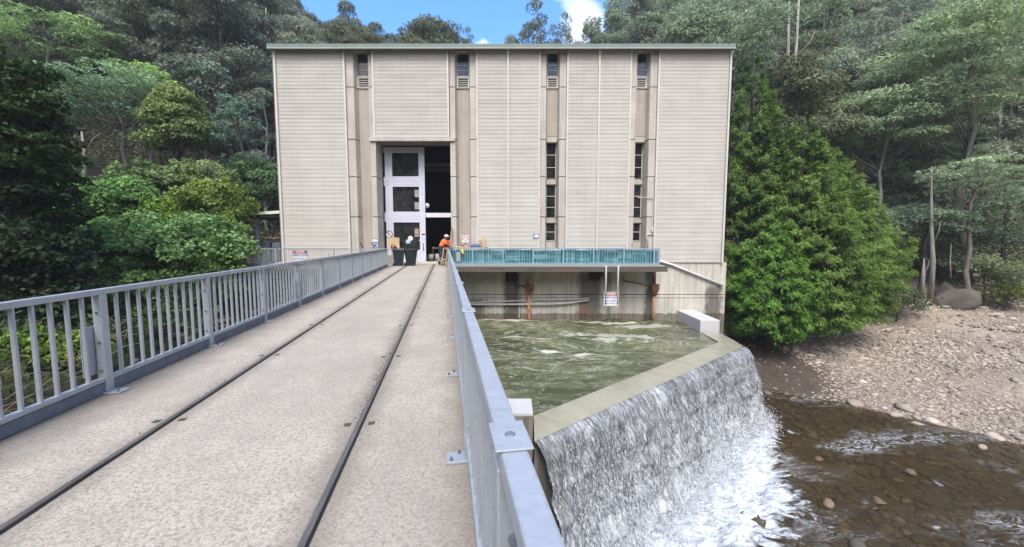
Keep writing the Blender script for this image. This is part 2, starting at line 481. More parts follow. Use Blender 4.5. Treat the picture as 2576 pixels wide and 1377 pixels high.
    foamy = t.math('ADD', t.math('MULTIPLY', t.math('POWER', t.math('DIVIDE', V, 4.3, clamp=True), 2.2), 0.16), t.math('MULTIPLY', t.math('SUBTRACT', n3, 0.5), 0.22))
    foamy = t.math('ADD', foamy, t.math('MULTIPLY', t.math('SUBTRACT', n5, 0.5), 0.18))
    g = t.math('ADD', t.math('ADD', t.math('MULTIPLY', n1, 0.5), t.math('MULTIPLY', n2, 0.5)), foamy)
    c = t.ramp(g, [(0.34, (0.045, 0.043, 0.042)), (0.46, (0.13, 0.132, 0.135)), (0.55, (0.31, 0.325, 0.345)), (0.645, (0.68, 0.70, 0.73))])
    t.bump(g, 0.9, 0.08)
    M['fall'] = t.set(c, 0.22, 0, 0.5)
    t = NT('white_water')
    n1 = t.noise(t.coords(), 3.0, 6, 0.7, 0.8)
    t.bump(n1, 0.5, 0.08)
    M['spray'] = t.set(t.ramp(n1, [(0.3, (0.40, 0.44, 0.49)), (0.62, (0.66, 0.68, 0.71))]), 0.5, 0, 0.4)
    # clear shallow river with foam where it is broken
    t = NT('river_water')
    a = t.n('ShaderNodeAttribute', {'attribute_name': 'tint'}).outputs['Color']
    fo = t.n('ShaderNodeSeparateColor', Color=a).outputs[0]
    v = t.coords((0.6, 1.6, 1), rot=(0, 0, R(-32)))
    n1 = t.noise(v, 1.6, 7, 0.68, 1.6); n2 = t.noise(v, 4.0, 5, 0.65, 0.8); n3 = t.noise(v, 0.35, 3, 0.5, 0.5)
    rdg = t.math('ABSOLUTE', t.math('SUBTRACT', n1, 0.5))
    fil = t.math('MULTIPLY', t.ramp(rdg, [(0.0, 1.0), (0.05, 0.0)]), t.ramp(n3, [(0.54, 0.0), (0.70, 0.45)]))
    k = t.math('ADD', t.math('MULTIPLY', fo, 1.9), t.math('MULTIPLY', t.math('SUBTRACT', n1, 0.5), 3.4))
    f = t.math('MAXIMUM', t.math('SUBTRACT', k, 0.72, clamp=True), fil)
    f = t.math('MULTIPLY', f, 1.6, clamp=True)
    bp = t.n('ShaderNodeBump', Height=t.math('ADD', n1, t.math('MULTIPLY', n2, 0.35)), Strength=0.30, Distance=0.07)
    clear = t.n('ShaderNodeBsdfTransparent', Color=(0.62, 0.56, 0.45, 1))
    glo = t.n('ShaderNodeBsdfGlossy', Color=(0.62, 0.62, 0.62, 1), Roughness=0.12, Normal=bp.outputs[0])
    fr = t.n('ShaderNodeFresnel', IOR=1.33, Normal=bp.outputs[0])
    mx = t.n('ShaderNodeMixShader', Fac=fr.outputs[0])
    murk = t.n('ShaderNodeBsdfDiffuse', Color=t.ramp(n3, [(0.35, (0.085, 0.062, 0.036)), (0.65, (0.13, 0.105, 0.07))]), Normal=bp.outputs[0])
    mk = t.n('ShaderNodeMixShader', Fac=0.22)
    t.t.links.new(clear.outputs[0], mk.inputs[1]); t.t.links.new(murk.outputs[0], mk.inputs[2])
    t.t.links.new(mk.outputs[0], mx.inputs[1]); t.t.links.new(glo.outputs[0], mx.inputs[2])
    dif = t.n('ShaderNodeBsdfDiffuse', Color=t.ramp(n2, [(0.34, (0.24, 0.265, 0.295)), (0.60, (0.66, 0.685, 0.72))]), Normal=bp.outputs[0])
    m3 = t.n('ShaderNodeMixShader', Fac=f)
    t.t.links.new(mx.outputs[0], m3.inputs[1]); t.t.links.new(dif.outputs[0], m3.inputs[2])
    t.t.links.new(m3.outputs[0], t.o.inputs['Surface'])
    M['river'] = t.m
    # person
    M['skin'] = plain('skin', (0.45, 0.27, 0.19), 0.6)
    M['hiviz'] = plain('orange_work_shirt', (0.85, 0.20, 0.03), 0.7)
    M['navy'] = plain('navy_work_cloth', (0.022, 0.025, 0.05), 0.8)
    M['trouser'] = plain('dark_work_trousers', (0.035, 0.035, 0.05), 0.85)
    M['boot'] = plain('brown_boot_leather', (0.09, 0.055, 0.035), 0.7)
    M['silver'] = plain('reflective_band', (0.6, 0.6, 0.62), 0.4)


make_materials()


# ------------------------------------------------------------------ noise on numpy grids
def wnoise(x, y, seed, n=24, f0=0.15, f1=2.0, p=1.0):
    g = np.random.default_rng(seed)
    out = np.zeros_like(x, dtype=float)
    tot = 0
    for i in range(n):
        f = f0 * (f1 / f0) ** (i / max(1, n - 1)); a = f ** -p
        th = g.uniform(0, 2 * PI); ph = g.uniform(0, 2 * PI)
        out += a * np.sin(2 * PI * f * (x * math.cos(th) + y * math.sin(th)) + ph + 1.5 * np.sin(0.7 * f * (y - x) + i))
        tot += a * a
    return out / math.sqrt(tot / 2 + 1e-9)


def sstep(a, b, x):
    t = np.clip((x - a) / (b - a), 0, 1)
    return t * t * (3 - 2 * t)


# ------------------------------------------------------------------ terrain
def bank_x(y):
    return np.interp(y, [-40, 5, 12, 17, 21, 27, 60], [-8, -9.5, -12.5, -17.3, -16.0, -15.6, -15.6])


def ground_z(x, y):
    x = np.asarray(x, float); y = np.asarray(y, float)
    az = x / np.maximum(y, 8.0)
    slope = np.interp(az, [-2.5, -0.8, -0.44, -0.3, -0.1, 0.08, 0.25, 0.5, 2.0], [0.3, 0.72, 0.62, 0.48, 0.42, 0.42, 0.62, 0.72, 0.55])
    yy = np.minimum(y, 175.0)
    start = np.interp(x, [-40, -16, 14, 20], [44, 46, 46, 38])
    hill = slope * np.maximum(0, yy - start) - 0.5 * np.maximum(0, y - 195)
    hill = np.maximum(hill, 0)
    left = 0.68 * np.maximum(0, np.minimum(-x, 190) - 27) * sstep(-10, 25, y + 20) * (1 - sstep(-0.80, -0.45, az) * sstep(45, 75, y))
    lb = -4.3 + 0.0 * x
    d = (x + y - 40.5) / 1.414
    rb = -9.55 + 0.085 * np.maximum(d, 0) + np.minimum(d, 0) * 0.16
    rb = rb + 2.0 * np.exp(-(((x - 18.5) / 4.5) ** 2 + ((y - 29.5) / 4.0) ** 2))
    rb = np.maximum(rb - np.minimum(0.05 * np.maximum(0, 20.5 - y), 0.6) * (d < 0), -10.6)
    rr = 0.45 * np.maximum(0, x - 62)
    bx = bank_x(y)
    tl = sstep(0.0, 2.6, x - bx)
    mid = np.where(y > 27, -6.5, -10.4)
    base = lb * (1 - tl) + mid * tl
    back = 0.62 * np.maximum(0, -y - 22)
    tr = sstep(9.0, 14.0, x - 0.35 * np.maximum(0, 20 - y) * 0)
    tr = np.where(y < 28, sstep(2.5, 5.0, x), sstep(13.5, 15.5, x))
    base = base * (1 - tr) + (rb + rr) * tr
    nz = 0.35 * wnoise(x, y, 3, 18, 0.02, 0.35, 0.9)
    amp = np.where((x > 2) & (d < 22) & (y < 40), 0.18, 1.0) + np.clip((hill + left) / 12, 0, 2.0)
    return base + hill + left + back + nz * amp


def river_z(x, y):
    return RIVER - 0.05 * np.maximum(0, 20.5 - y) * sstep(0.5, 3.5, 41.5 - x - y)


def make_ground():
    xs = np.concatenate([np.arange(-420, -60, 15.0), np.arange(-60, 60, 1.0), np.arange(60, 440, 15.0)])
    ys = np.concatenate([np.arange(-120, 0, 6.0), np.arange(0, 60, 1.0), np.arange(60, 220, 4.0), np.arange(220, 600, 25.0)])
    X, Y = np.meshgrid(xs, ys)
    Z = ground_z(X, Y)
    V = np.stack([X.ravel(), Y.ravel(), Z.ravel()], 1)
    nx, ny = len(xs), len(ys)
    i = np.arange(ny - 1)[:, None] * nx + np.arange(nx - 1)[None, :]
    Q = np.stack([i, i + 1, i + nx + 1, i + nx], -1).reshape(-1, 4)
    d = ((X + Y - 40.5) / 1.414).ravel(); x = X.ravel(); y = Y.ravel()
    col = np.tile(np.array([0.034, 0.029, 0.021]), (len(V), 1))
    grav = ((x > 14) & (d > -0.4) & (y < 42)) * np.clip((d + 0.4) / 0.6, 0, 1)
    grav = grav * (1 - sstep(0, 1, (y - 38.5 - 0.03 * x) / 2.0))
    col = col * (1 - grav[:, None]) + np.array([0.30, 0.245, 0.195]) * grav[:, None]
    bed = (x > 2) & (d <= -0.2) & (y < 30)
    col[bed] = np.array([0.15, 0.122, 0.085])
    mud = np.exp(-(((x - 17.2) / 3.6) ** 2 + ((y - 25.6) / 3.0) ** 2))
    mud = np.clip(mud * 2.6, 0, 1)[:, None]
    col = col * (1 - mud) + np.array([0.085, 0.068, 0.056]) * mud
    gr = ((x < -8) & (x > -22) & (y < 40)) * np.clip(0.5 + 0.7 * wnoise(x, y, 8, 10, 0.05, 0.5), 0, 1)
    col = col * (1 - gr[:, None]) + np.array([0.07, 0.10, 0.03]) * gr[:, None]
    me = np_mesh('ground', V, Q, M['ground'], col, True)
    tag(link('ground', me), kind='structure')


make_ground()

# ------------------------------------------------------------------ foliage
def unit(v):
    return v / np.maximum(np.linalg.norm(v, axis=1, keepdims=True), 1e-9)


def leaf_arrays(P, Nr, L, W, col, g, axis=None, fold=0.0):
    n = len(P)
    Nr = unit(Nr)
    if axis is None: axis = g.normal(size=(n, 3))
    ax = unit(axis - Nr * np.sum(axis * Nr, 1, keepdims=True))
    bt = np.cross(Nr, ax)
    L = np.broadcast_to(np.asarray(L, float), (n,))[:, None]; W = np.broadcast_to(np.asarray(W, float), (n,))[:, None]
    dn = Nr * (L * fold)
    V = np.stack([P - ax * L * 0.5, P + bt * W * 0.5 + ax * L * 0.02 - dn, P + ax * L * 0.5 - dn * 0.6, P - bt * W * 0.5 + ax * L * 0.02 - dn], 1).reshape(-1, 3)
    Q = np.arange(4 * n).reshape(n, 4)
    return V, Q, np.repeat(col, 4, axis=0)


def leaf_mesh(name, parts):
    V, Q, K, o = [], [], [], 0
    for v, q, c in parts:
        V.append(v); Q.append(q + o); K.append(c); o += len(v)
    return np_mesh(name, np.concatenate(V), np.concatenate(Q), M['leaf'], np.concatenate(K))


def clump_leaves(g, clumps, per_area, L, asp, colA, colB, up=0.5, jit=0.5, droop=0.0, flat_noise=0.18, hue=None):
    """leaves over the shells of ellipsoid clumps: (centre, radii, tint 0-1)"""
    out = []
    colA, colB = np.array(colA), np.array(colB)
    for c, r, tv in clumps:
        r = np.array(r); area = 4 * PI * ((r[0] * r[1]) ** 1.6 / 3 + (r[0] * r[2]) ** 1.6 / 3 + (r[1] * r[2]) ** 1.6 / 3) ** (1 / 1.6)
        n = max(12, int(area * per_area))
        d = unit(g.normal(size=(n, 3)))
        low = d[:, 2] < -0.35
        d[low, 2] *= -g.uniform(0, 1, low.sum())
        d = unit(d)
        rr = g.uniform(0.72, 1.06, n) ** 0.8
        lump = 1 + flat_noise * np.sin(3.1 * d[:, 0] * 2 + c[0] * 3) * np.sin(2.7 * d[:, 1] * 2 + c[1] * 3) + 0.10 * np.sin(7 * d[:, 2] + 9 * d[:, 0] + c[2])
        P = np.array(c) + d * r * (rr * lump)[:, None]
        Nr = d * (1 - up) + np.array([0, 0, up]) + g.normal(size=(n, 3)) * jit
        axis = g.normal(size=(n, 3)) + d * 0.6; axis[:, 2] -= droop
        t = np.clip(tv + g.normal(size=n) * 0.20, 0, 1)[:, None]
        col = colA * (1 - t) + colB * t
        col = col * g.uniform(0.82, 1.18, (n, 1))
        l = L * g.uniform(0.65, 1.35, n)
        out.append(leaf_arrays(P, Nr, l, l * asp, col, g, axis, 0.08))
    return out


def limbs(mb, base, top, r0, targets, g, wob=0.04, seg=7, rl=0.28):
    base, top = Vector(base), Vector(top)
    H = (top - base).length
    pts, rad = [], []
    n = 7
    for i in range(n + 1):
        f = i / n
        p = base.lerp(top, f) + Vector((g.normal() * wob * H * (0.3 if i in (0,) else 1) * 0.5, g.normal() * wob * H * 0.5, 0))
        pts.append(p); rad.append(r0 * (1.25 if i == 0 else 1) * (1 - 0.72 * f))
    mb.tube(pts, rad, seg)
    for tgt in targets:
        tgt = Vector(tgt)
        hz = (tgt - base).dot((top - base).normalized()) / H
        f = min(0.92, max(0.15, hz - 0.18))
        k = int(f * n); q = pts[k].lerp(pts[min(n, k + 1)], f * n - k)
        mid = q.lerp(tgt, 0.5) + Vector((g.normal() * 0.2, g.normal() * 0.2, -0.06 * (tgt - q).length))
        ra = rad[k] * rl * 1.15
        mb.tube([q, mid, tgt], [ra, ra * 0.65, ra * 0.25], 5)
    return mb


def gum_mesh(seed, H=24, spread=5.0, clear=0.45, nclump=16, colA=(0.03, 0.045, 0.025), colB=(0.075, 0.10, 0.055), L=0.55, dens=5.0, bark='bark_pale', flat=0.7, droop=0.4, rmul=1.0, r0=0.32):
    g = np.random.default_rng(seed)
    clumps, tg = [], []
    for i in range(nclump):
        f = g.uniform(clear, 1.0)
        env = math.sin(PI * min(1, (f - clear) / (1 - clear) * 0.8 + 0.18)) * spread
        a = g.uniform(0, 2 * PI); rr = env * math.sqrt(g.uniform(0.05, 1))
        c = (math.cos(a) * rr, math.sin(a) * rr, H * (f * 0.92 + 0.04))
        s = g.uniform(0.75, 1.35) * spread * 0.36 * rmul
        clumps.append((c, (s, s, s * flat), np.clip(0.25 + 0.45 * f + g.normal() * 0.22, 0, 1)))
        tg.append(c)
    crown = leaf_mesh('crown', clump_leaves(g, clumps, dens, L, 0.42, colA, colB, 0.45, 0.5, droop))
    mb = limbs(MB(), (0, 0, -1.0), (g.normal() * 0.5, g.normal() * 0.5, H * 0.93), r0, tg, g, 0.018)
    t = mb.build('trunk', M[bark], None, True)
    tm = t.data
    bpy.data.objects.remove(t)
    return tm, crown


def place_tree(name, meshes, x, y, z, sc, rz, label, cat='tree', group=None, sz=None):
    o = thing(name, label, cat, group, (x, y, z))
    o.rotation_euler = (0, 0, rz)
    o.scale = (sc, sc, sz or sc)
    for nm, me in zip(('trunk', 'crown'), meshes):
        c = bpy.data.objects.new(nm, me); C.objects.link(c); c.parent = o
    return o


HG = 1.0


def hero(name, cu, cv, ru, rv, Y, label, colA, colB, seed, nclump=26, L=0.3, dens=14, asp=0.4, flat=0.6, up=0.45, droop=0.3, bark='bark_grey', cs=0.34, r0=0.25, ground=True, trunk_u=None, base_v=None, cat='tree', shape='ell', shell=0.55, tip=None):
    """a tree standing at distance Y whose crown fills the given part of the view; cs = clump size against crown radius"""
    g = np.random.default_rng(seed)
    colA = [c * HG for c in colA]; colB = [c * HG for c in colB]
    c0 = at(cu, cv, Y); rx = ru / F * Y; rz = rv / F * Y; ry = max(rx * 0.8, 1.0)
    clumps = []
    for i in range(nclump):
        d = g.normal(size=3); d /= np.linalg.norm(d)
        if d[2] < -0.75: d[2] *= -0.5
        q = g.uniform(shell, 1.0) ** 0.7 * (1 - cs * 0.75)
        p = np.array([d[0] * rx * q, d[1] * ry * q, d[2] * rz * q])
        if shape == 'cone':
            h = (p[2] / rz + 1) / 2
            k = 1.15 * (1 - 0.75 * h)
            p[0] *= k; p[1] *= k
        s = cs * min(rx, rz * 1.6) * g.uniform(0.7, 1.25)
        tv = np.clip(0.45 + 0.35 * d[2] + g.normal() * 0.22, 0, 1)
        clumps.append(((c0.x + p[0], c0.y + p[1], c0.z + p[2]), (s * 1.1, s, s * flat), tv))
    if cat == 'shrub':                       # loose shoots that break the outline
        for i in range(30):
            d = g.normal(size=3); d /= np.linalg.norm(d); d[2] = abs(d[2]) * 0.9 - 0.15
            q = g.uniform(0.92, 1.22)
            s = min(rx, rz) * g.uniform(0.09, 0.17)
            clumps.append(((c0.x + d[0] * rx * q, c0.y + d[1] * ry * q - 0.3, c0.z + d[2] * rz * q), (s, s, s * 1.1), np.clip(0.6 + g.normal() * 0.25, 0, 1)))
    px = c0.x if trunk_u is None else at(trunk_u, cv, Y).x
    gz = float(ground_z(px, Y)) - 0.4
    root = thing(name, label, cat, None, (px, Y, gz))
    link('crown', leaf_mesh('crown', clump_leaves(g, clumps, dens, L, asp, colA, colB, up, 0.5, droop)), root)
    tg = [c[0] for c in clumps[::2]]
    limbs(MB(), (px, Y, gz), (c0.x + g.normal() * 0.2, Y, c0.z + rz * 0.7), r0, tg, g, 0.02).build('trunk', M[bark], root, True)
    return root


# forest kinds, shared between the many trees of the slopes
DK = ((0.092, 0.106, 0.092), (0.285, 0.315, 0.258))  # darker and greyer to put the left slope's shade and haze into the leaves
GR = ((0.115, 0.138, 0.108), (0.335, 0.380, 0.285))
OL = ((0.070, 0.080, 0.046), (0.210, 0.228, 0.125))
PG = ((0.115, 0.155, 0.100), (0.340, 0.420, 0.270))
KIND = {
    'dark_gum': gum_mesh(11, 24, 5.0, 0.20, 35, *DK, L=0.42, dens=13, bark='bark_dark'),
    'dark_gum2': gum_mesh(12, 27, 4.4, 0.25, 28, *DK, L=0.42, dens=13, bark='bark_pale'),
    'grey_gum': gum_mesh(13, 25, 5.0, 0.21, 35, *GR, L=0.42, dens=13, bark='bark_pale'),
    'grey_gum2': gum_mesh(14, 22, 5.6, 0.17, 41, *GR, L=0.42, dens=13, bark='bark_white'),
    'olive_tree': gum_mesh(15, 19, 5.6, 0.10, 48, *OL, L=0.40, dens=11, bark='bark_grey', flat=0.6),
    'pale_tree': gum_mesh(16, 20, 5.6, 0.13, 48, *PG, L=0.40, dens=11, bark='bark_pale', flat=0.45),
    'pale_gum': gum_mesh(17, 25, 4.8, 0.21, 38, *PG, L=0.40, dens=10, bark='bark_white', flat=0.6),
    'ridge_gum': gum_mesh(18, 20, 6.5, 0.35, 34, *OL, L=0.5, dens=10, bark='bark_white', flat=0.55, r0=0.3),
    'lacy_gum': gum_mesh(19, 27, 3.8, 0.25, 44, *OL, L=0.42, dens=8, bark='bark_white', flat=0.75, rmul=0.85),
}
SKY_U = [815, 860, 905, 960, 1010, 1040, 1200, 1262, 1300, 1400, 1455, 1500, 1530]
SKY_V = [-40, 40, 62, 84, 102, 108, 116, 116, 92, 92, 78, 50, -40]


def in_sky(u, v):
    return 815 < u < 1530 and v < np.interp(u, SKY_U, SKY_V)


def plant_forest():
    zones = [
        # zone, kinds, label, group, box, spacing
        ('left', ('dark_gum', 'dark_gum2', 'grey_gum', 'dark_gum', 'olive_tree'), 'tall dark grey-green gum tree on the steep shaded hillside left of the powerhouse', 'gums on the hillside left of the powerhouse', (-150, -17, 50, 130), 6.8),
        ('back', ('dark_gum', 'olive_tree', 'ridge_gum', 'grey_gum'), 'olive gum tree on the slope behind the powerhouse roof', 'gums on the slope behind the roof', (-17, 22, 52, 150), 8.0),
        ('right', ('pale_gum', 'pale_tree', 'grey_gum', 'grey_gum2', 'pale_tree', 'olive_tree'), 'pale grey-green gum tree on the forested hillside right of the powerhouse', 'gums on the hillside right of the powerhouse', (22, 150, 49, 130), 7.0),
    ]
    for zone, kinds, label, group, (x0, x1, y0, y1), sp in zones:
        y = y0
        row = 0
        while y < y1:
            s = sp * (0.85 + 0.5 * (y - y0) / (y1 - y0))
            x = x0 + (row % 2) * s * 0.5
            while x < x1:
                px, py = x + rnd.uniform(-0.35, 0.35) * s, y + rnd.uniform(-0.35, 0.35) * s
                x += s
                z = float(ground_z(px, py))
                k = rnd.choice(kinds)
                sc = rnd.uniform(0.72, 1.12)
                rz = rnd.uniform(0, 6.28)
                q = proj((px, py, z + 24 * sc))
                qb = proj((px, py, z + 8 * sc))
                if q is None or q[0] < -260 or q[0] > 2840 or qb[1] < -160: continue
                # hidden behind the building
                if 740 < q[0] < 1790 and q[1] > 125: continue
                ok = False
                while sc > 0.38 and not ok:
                    ok = not any(in_sky(*proj((px + dx * sc, py, z + h * sc))) for dx in (-5, -2.5, 0, 2.5, 5) for h in (27, 23, 18, 13))
                    if not ok: sc *= 0.9
                if not ok: continue
                place_tree('gum_tree', KIND[k], px, py, z, sc, rz, label, 'tree', group)
            y += s * 0.9
            row += 1


plant_forest()


def ridge_tree(kind, u, vtop, Y, label, H, sc_w=1.0):
    p = at(u, vtop, Y)
    k = KIND[kind]
    top = max(v.co.z for v in k[1].vertices)
    o = place_tree('gum_tree', k, p.x, Y, p.z - H, sc_w, rnd.uniform(0, 6.28), label)
    o.scale = (sc_w, sc_w, H / top)
    return o


ridge_tree('ridge_gum', 1090, 38, 92, 'broad domed gum standing alone against the sky above the left half of the roof', 22, 1.12)
ridge_tree('ridge_gum', 1052, 70, 96, 'smaller gum tucked against the left side of the broad domed gum', 20, 0.6)
ridge_tree('lacy_gum', 1175, 68, 100, 'small thin gum right of the broad domed gum on the skyline', 18, 0.5)
ridge_tree('ridge_gum', 905, 60, 90, 'olive gum on the slope below the dark gum beside the blue gap', 18, 0.8)
ridge_tree('dark_gum', 985, 84, 92, 'low dark gum just left of the broad domed gum on the roof line', 17, 0.75)
ridge_tree('dark_gum', 1015, 96, 95, 'lowest dark gum peeping over the roof left of the broad domed gum', 16, 0.6)
ridge_tree('ridge_gum', 1130, 70, 94, 'low olive gum merging with the right side of the broad domed gum', 18, 0.7)
ridge_tree('lacy_gum', 1318, 80, 82, 'stubby gum between the grey bush-like gum and the tall lacy gum', 16, 0.5)
ridge_tree('lacy_gum', 1345, -2, 80, 'tall lacy gum rising highest into the blue gap above the roof', 26, 0.82)
ridge_tree('lacy_gum', 1392, 62, 84, 'short lacy gum close beside the tall lacy gum', 18, 0.45)
ridge_tree('lacy_gum', 1424, 28, 84, 'slim pointed gum in front of the white cloud', 22, 0.5)
ridge_tree('dark_gum', 872, 2, 92, 'dark gum with rounded head on the left edge of the blue gap', 24, 0.8)
ridge_tree('ridge_gum', 850, 55, 80, 'olive gum with flat broad crown below the left edge of the blue gap', 18, 0.75)
ridge_tree('dark_gum', 945, 56, 94, 'dark round gum between the left hillside and the domed gum', 20, 0.75)
ridge_tree('grey_gum', 1288, 86, 90, 'low grey bush-like gum just left of the tall lacy gum above the roof', 15, 0.55)
ridge_tree('grey_gum', 1490, 40, 78, 'grey gum on the right edge of the blue gap beside the cloud', 22, 0.62)
ridge_tree('pale_gum', 1545, -6, 76, 'pale gum at the foot of the right hillside above the roof', 24, 0.8)

# trees and bushes one can tell apart
HG = 2.6
hero('acacia_tree', 300, 262, 200, 95, 40, 'spreading blue-green wattle with flat layered sprays left of the golden tree', (0.028, 0.050, 0.035), (0.125, 0.19, 0.105), 31, 44, 0.34, 13, 0.35, 0.30, 0.6, 0.3, 'bark_grey', 0.24)
hero('acacia_tree', 120, 105, 175, 80, 46, 'light green wattle crown high in the upper left corner', (0.04, 0.065, 0.03), (0.16, 0.24, 0.10), 32, 40, 0.36, 12, 0.35, 0.30, 0.6, 0.3, 'bark_grey', 0.26)
hero('acacia_tree', 365, 195, 95, 40, 43, 'bright yellow-green wattle top above the golden tree', (0.05, 0.08, 0.03), (0.19, 0.29, 0.09), 33, 24, 0.32, 14, 0.35, 0.32, 0.6, 0.3, 'bark_grey', 0.32)
hero('acacia_tree', 595, 345, 78, 125, 37, 'drooping blue-green wattle between the golden tree and the powerhouse', (0.022, 0.042, 0.034), (0.09, 0.15, 0.11), 34, 34, 0.32, 13, 0.3, 0.45, 0.4, 0.6, 'bark_dark', 0.26)
hero('round_tree', 442, 315, 98, 112, 35, 'golden-green conical tree left of the powerhouse', (0.032, 0.044, 0.015), (0.125, 0.155, 0.052), 35, 90, 0.28, 20, 0.5, 0.6, 0.45, 0.1, 'bark_dark', 0.30, shape='cone')
hero('round_tree', 505, 200, 75, 65, 47, 'rounded grey-blue tree behind the golden tree', (0.035, 0.055, 0.045), (0.115, 0.155, 0.125), 36, 26, 0.36, 12, 0.4, 0.6, 0.45, 0.2, 'bark_grey', 0.34)
hero('dark_tree', 20, 400, 165, 360, 17, 'big dark tree at the left edge of the view', (0.0035, 0.006, 0.003), (0.021, 0.040, 0.010), 37, 120, 0.30, 22, 0.45, 0.5, 0.5, 0.2, 'bark_dark', 0.26, r0=0.16, shell=0.3)  # leaf colour made near-black to carry the shade on this tree
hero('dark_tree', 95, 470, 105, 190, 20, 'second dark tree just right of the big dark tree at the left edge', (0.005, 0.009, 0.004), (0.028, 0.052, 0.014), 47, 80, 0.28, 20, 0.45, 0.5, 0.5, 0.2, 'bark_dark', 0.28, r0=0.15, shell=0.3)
hero('acacia_tree', 2420, 175, 215, 190, 41, 'large feathery grey-green wattle filling the upper right corner', (0.060, 0.080, 0.046), (0.190, 0.235, 0.135), 38, 74, 0.36, 13, 0.33, 0.42, 0.55, 0.3, 'bark_grey', 0.22, r0=0.5, trunk_u=2470)
hero('acacia_tree', 2220, 320, 150, 105, 43, 'feathery grey-green wattle left of the large corner wattle', (0.056, 0.076, 0.045), (0.180, 0.225, 0.135), 39, 56, 0.34, 13, 0.33, 0.40, 0.55, 0.3, 'bark_pale', 0.26)
hero('acacia_tree', 2455, 450, 165, 60, 37, 'low flat wattle canopy beneath the large corner wattle', (0.055, 0.074, 0.048), (0.18, 0.225, 0.14), 40, 44, 0.32, 14, 0.33, 0.35, 0.6, 0.3, 'bark_grey', 0.28)
hero('acacia_tree', 2330, 560, 110, 60, 39, 'dim blue-green wattle behind the pale dead trunk', (0.034, 0.048, 0.034), (0.115, 0.15, 0.10), 41, 44, 0.32, 13, 0.33, 0.4, 0.5, 0.3, 'bark_dark', 0.3)
hero('acacia_tree', 2150, 330, 60, 160, 50, 'slender wattle with thin pale stem above the conifers', (0.035, 0.055, 0.038), (0.12, 0.17, 0.11), 42, 26, 0.36, 11, 0.33, 0.5, 0.5, 0.3, 'bark_white', 0.34)
hero('acacia_tree', 2530, 560, 90, 110, 41, 'shadowy wattle at the right edge above the stony bank', (0.03, 0.045, 0.03), (0.11, 0.15, 0.095), 43, 26, 0.30, 13, 0.33, 0.45, 0.5, 0.3, 'bark_dark', 0.3)

# shrubs of the left bank
HG = 1.9
KZ = ((0.036, 0.066, 0.024), (0.14, 0.235, 0.085))
SH = [
    (460, 640, 175, 112, 24, KZ, 'bright green vine-draped mound hanging over the left bank', 0.22),
    (295, 520, 125, 72, 27, ((0.028, 0.056, 0.018), (0.105, 0.195, 0.055)), 'fresh green leafy shrub on top of the vine mound, nearest the dark tree', 0.24),
    (535, 540, 95, 105, 27, ((0.046, 0.070, 0.016), (0.155, 0.20, 0.045)), 'yellow-green vine shrub between the vine mound and the carport', 0.22),
    (545, 690, 78, 60, 23.5, ((0.030, 0.055, 0.014), (0.10, 0.17, 0.04)), 'mid green shrub just left of the platform corner', 0.20),
    (640, 468, 85, 72, 38, ((0.025, 0.048, 0.022), (0.09, 0.16, 0.07)), 'fine-leaved green bush against the powerhouse corner above the carport', 0.20),
    (390, 480, 95, 75, 29, ((0.03, 0.05, 0.022), (0.12, 0.17, 0.065)), 'dull green shrub at the top of the vine mound below the golden tree', 0.22),
    (505, 470, 90, 68, 30, ((0.035, 0.055, 0.025), (0.15, 0.19, 0.08)), 'greyish leafy shrub at the top of the vine mound, right of the golden tree trunk', 0.22),
    (330, 610, 110, 75, 25.5, ((0.028, 0.058, 0.016), (0.10, 0.20, 0.05)), 'mid green vine shrub between the fresh green shrub and the hanging mound', 0.22),
    (460, 560, 90, 75, 27.5, ((0.035, 0.065, 0.012), (0.14, 0.23, 0.035)), 'light green vine shrub in the middle of the mound', 0.22),
    (555, 600, 70, 70, 25.5, ((0.036, 0.062, 0.014), (0.135, 0.20, 0.042)), 'leafy green vine shrub just left of the carport post', 0.20),
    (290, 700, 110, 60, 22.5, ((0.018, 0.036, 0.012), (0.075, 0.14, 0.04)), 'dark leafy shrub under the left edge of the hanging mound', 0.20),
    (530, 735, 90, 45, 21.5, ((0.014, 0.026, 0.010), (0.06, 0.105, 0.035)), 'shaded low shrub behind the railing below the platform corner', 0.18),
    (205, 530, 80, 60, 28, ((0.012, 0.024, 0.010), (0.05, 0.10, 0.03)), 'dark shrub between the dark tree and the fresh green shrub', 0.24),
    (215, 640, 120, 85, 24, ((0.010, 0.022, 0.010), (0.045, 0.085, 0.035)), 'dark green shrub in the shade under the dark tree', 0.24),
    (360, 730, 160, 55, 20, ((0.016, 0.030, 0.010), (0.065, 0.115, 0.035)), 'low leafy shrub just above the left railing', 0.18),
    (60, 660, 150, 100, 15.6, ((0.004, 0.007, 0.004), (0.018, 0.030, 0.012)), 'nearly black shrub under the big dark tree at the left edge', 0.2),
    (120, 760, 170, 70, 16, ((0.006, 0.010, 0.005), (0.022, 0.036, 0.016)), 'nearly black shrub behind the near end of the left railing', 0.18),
    (410, 800, 170, 45, 18, ((0.014, 0.024, 0.010), (0.05, 0.085, 0.03)), 'ivy-leaved shrub behind the first railing panels, above the stone wall', 0.15),
    (70, 870, 60, 55, 11.5, ((0.03, 0.06, 0.012), (0.13, 0.22, 0.04)), 'small fresh green fern seen through the nearest railing panel', 0.16),
    (190, 885, 60, 60, 12.0, ((0.05, 0.07, 0.012), (0.20, 0.25, 0.04)), 'yellowing fern seen between the nearest balusters', 0.15),
]
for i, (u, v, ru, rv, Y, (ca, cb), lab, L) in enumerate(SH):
    hero('shrub', u, v, ru, rv, Y, lab, ca, cb, 60 + i, 52, L, 30 if Y > 15 else 36, 0.7, 0.7, 0.4, 0.2, 'bark_dark', 0.25, 0.08, cat='shrub', shell=0.45)
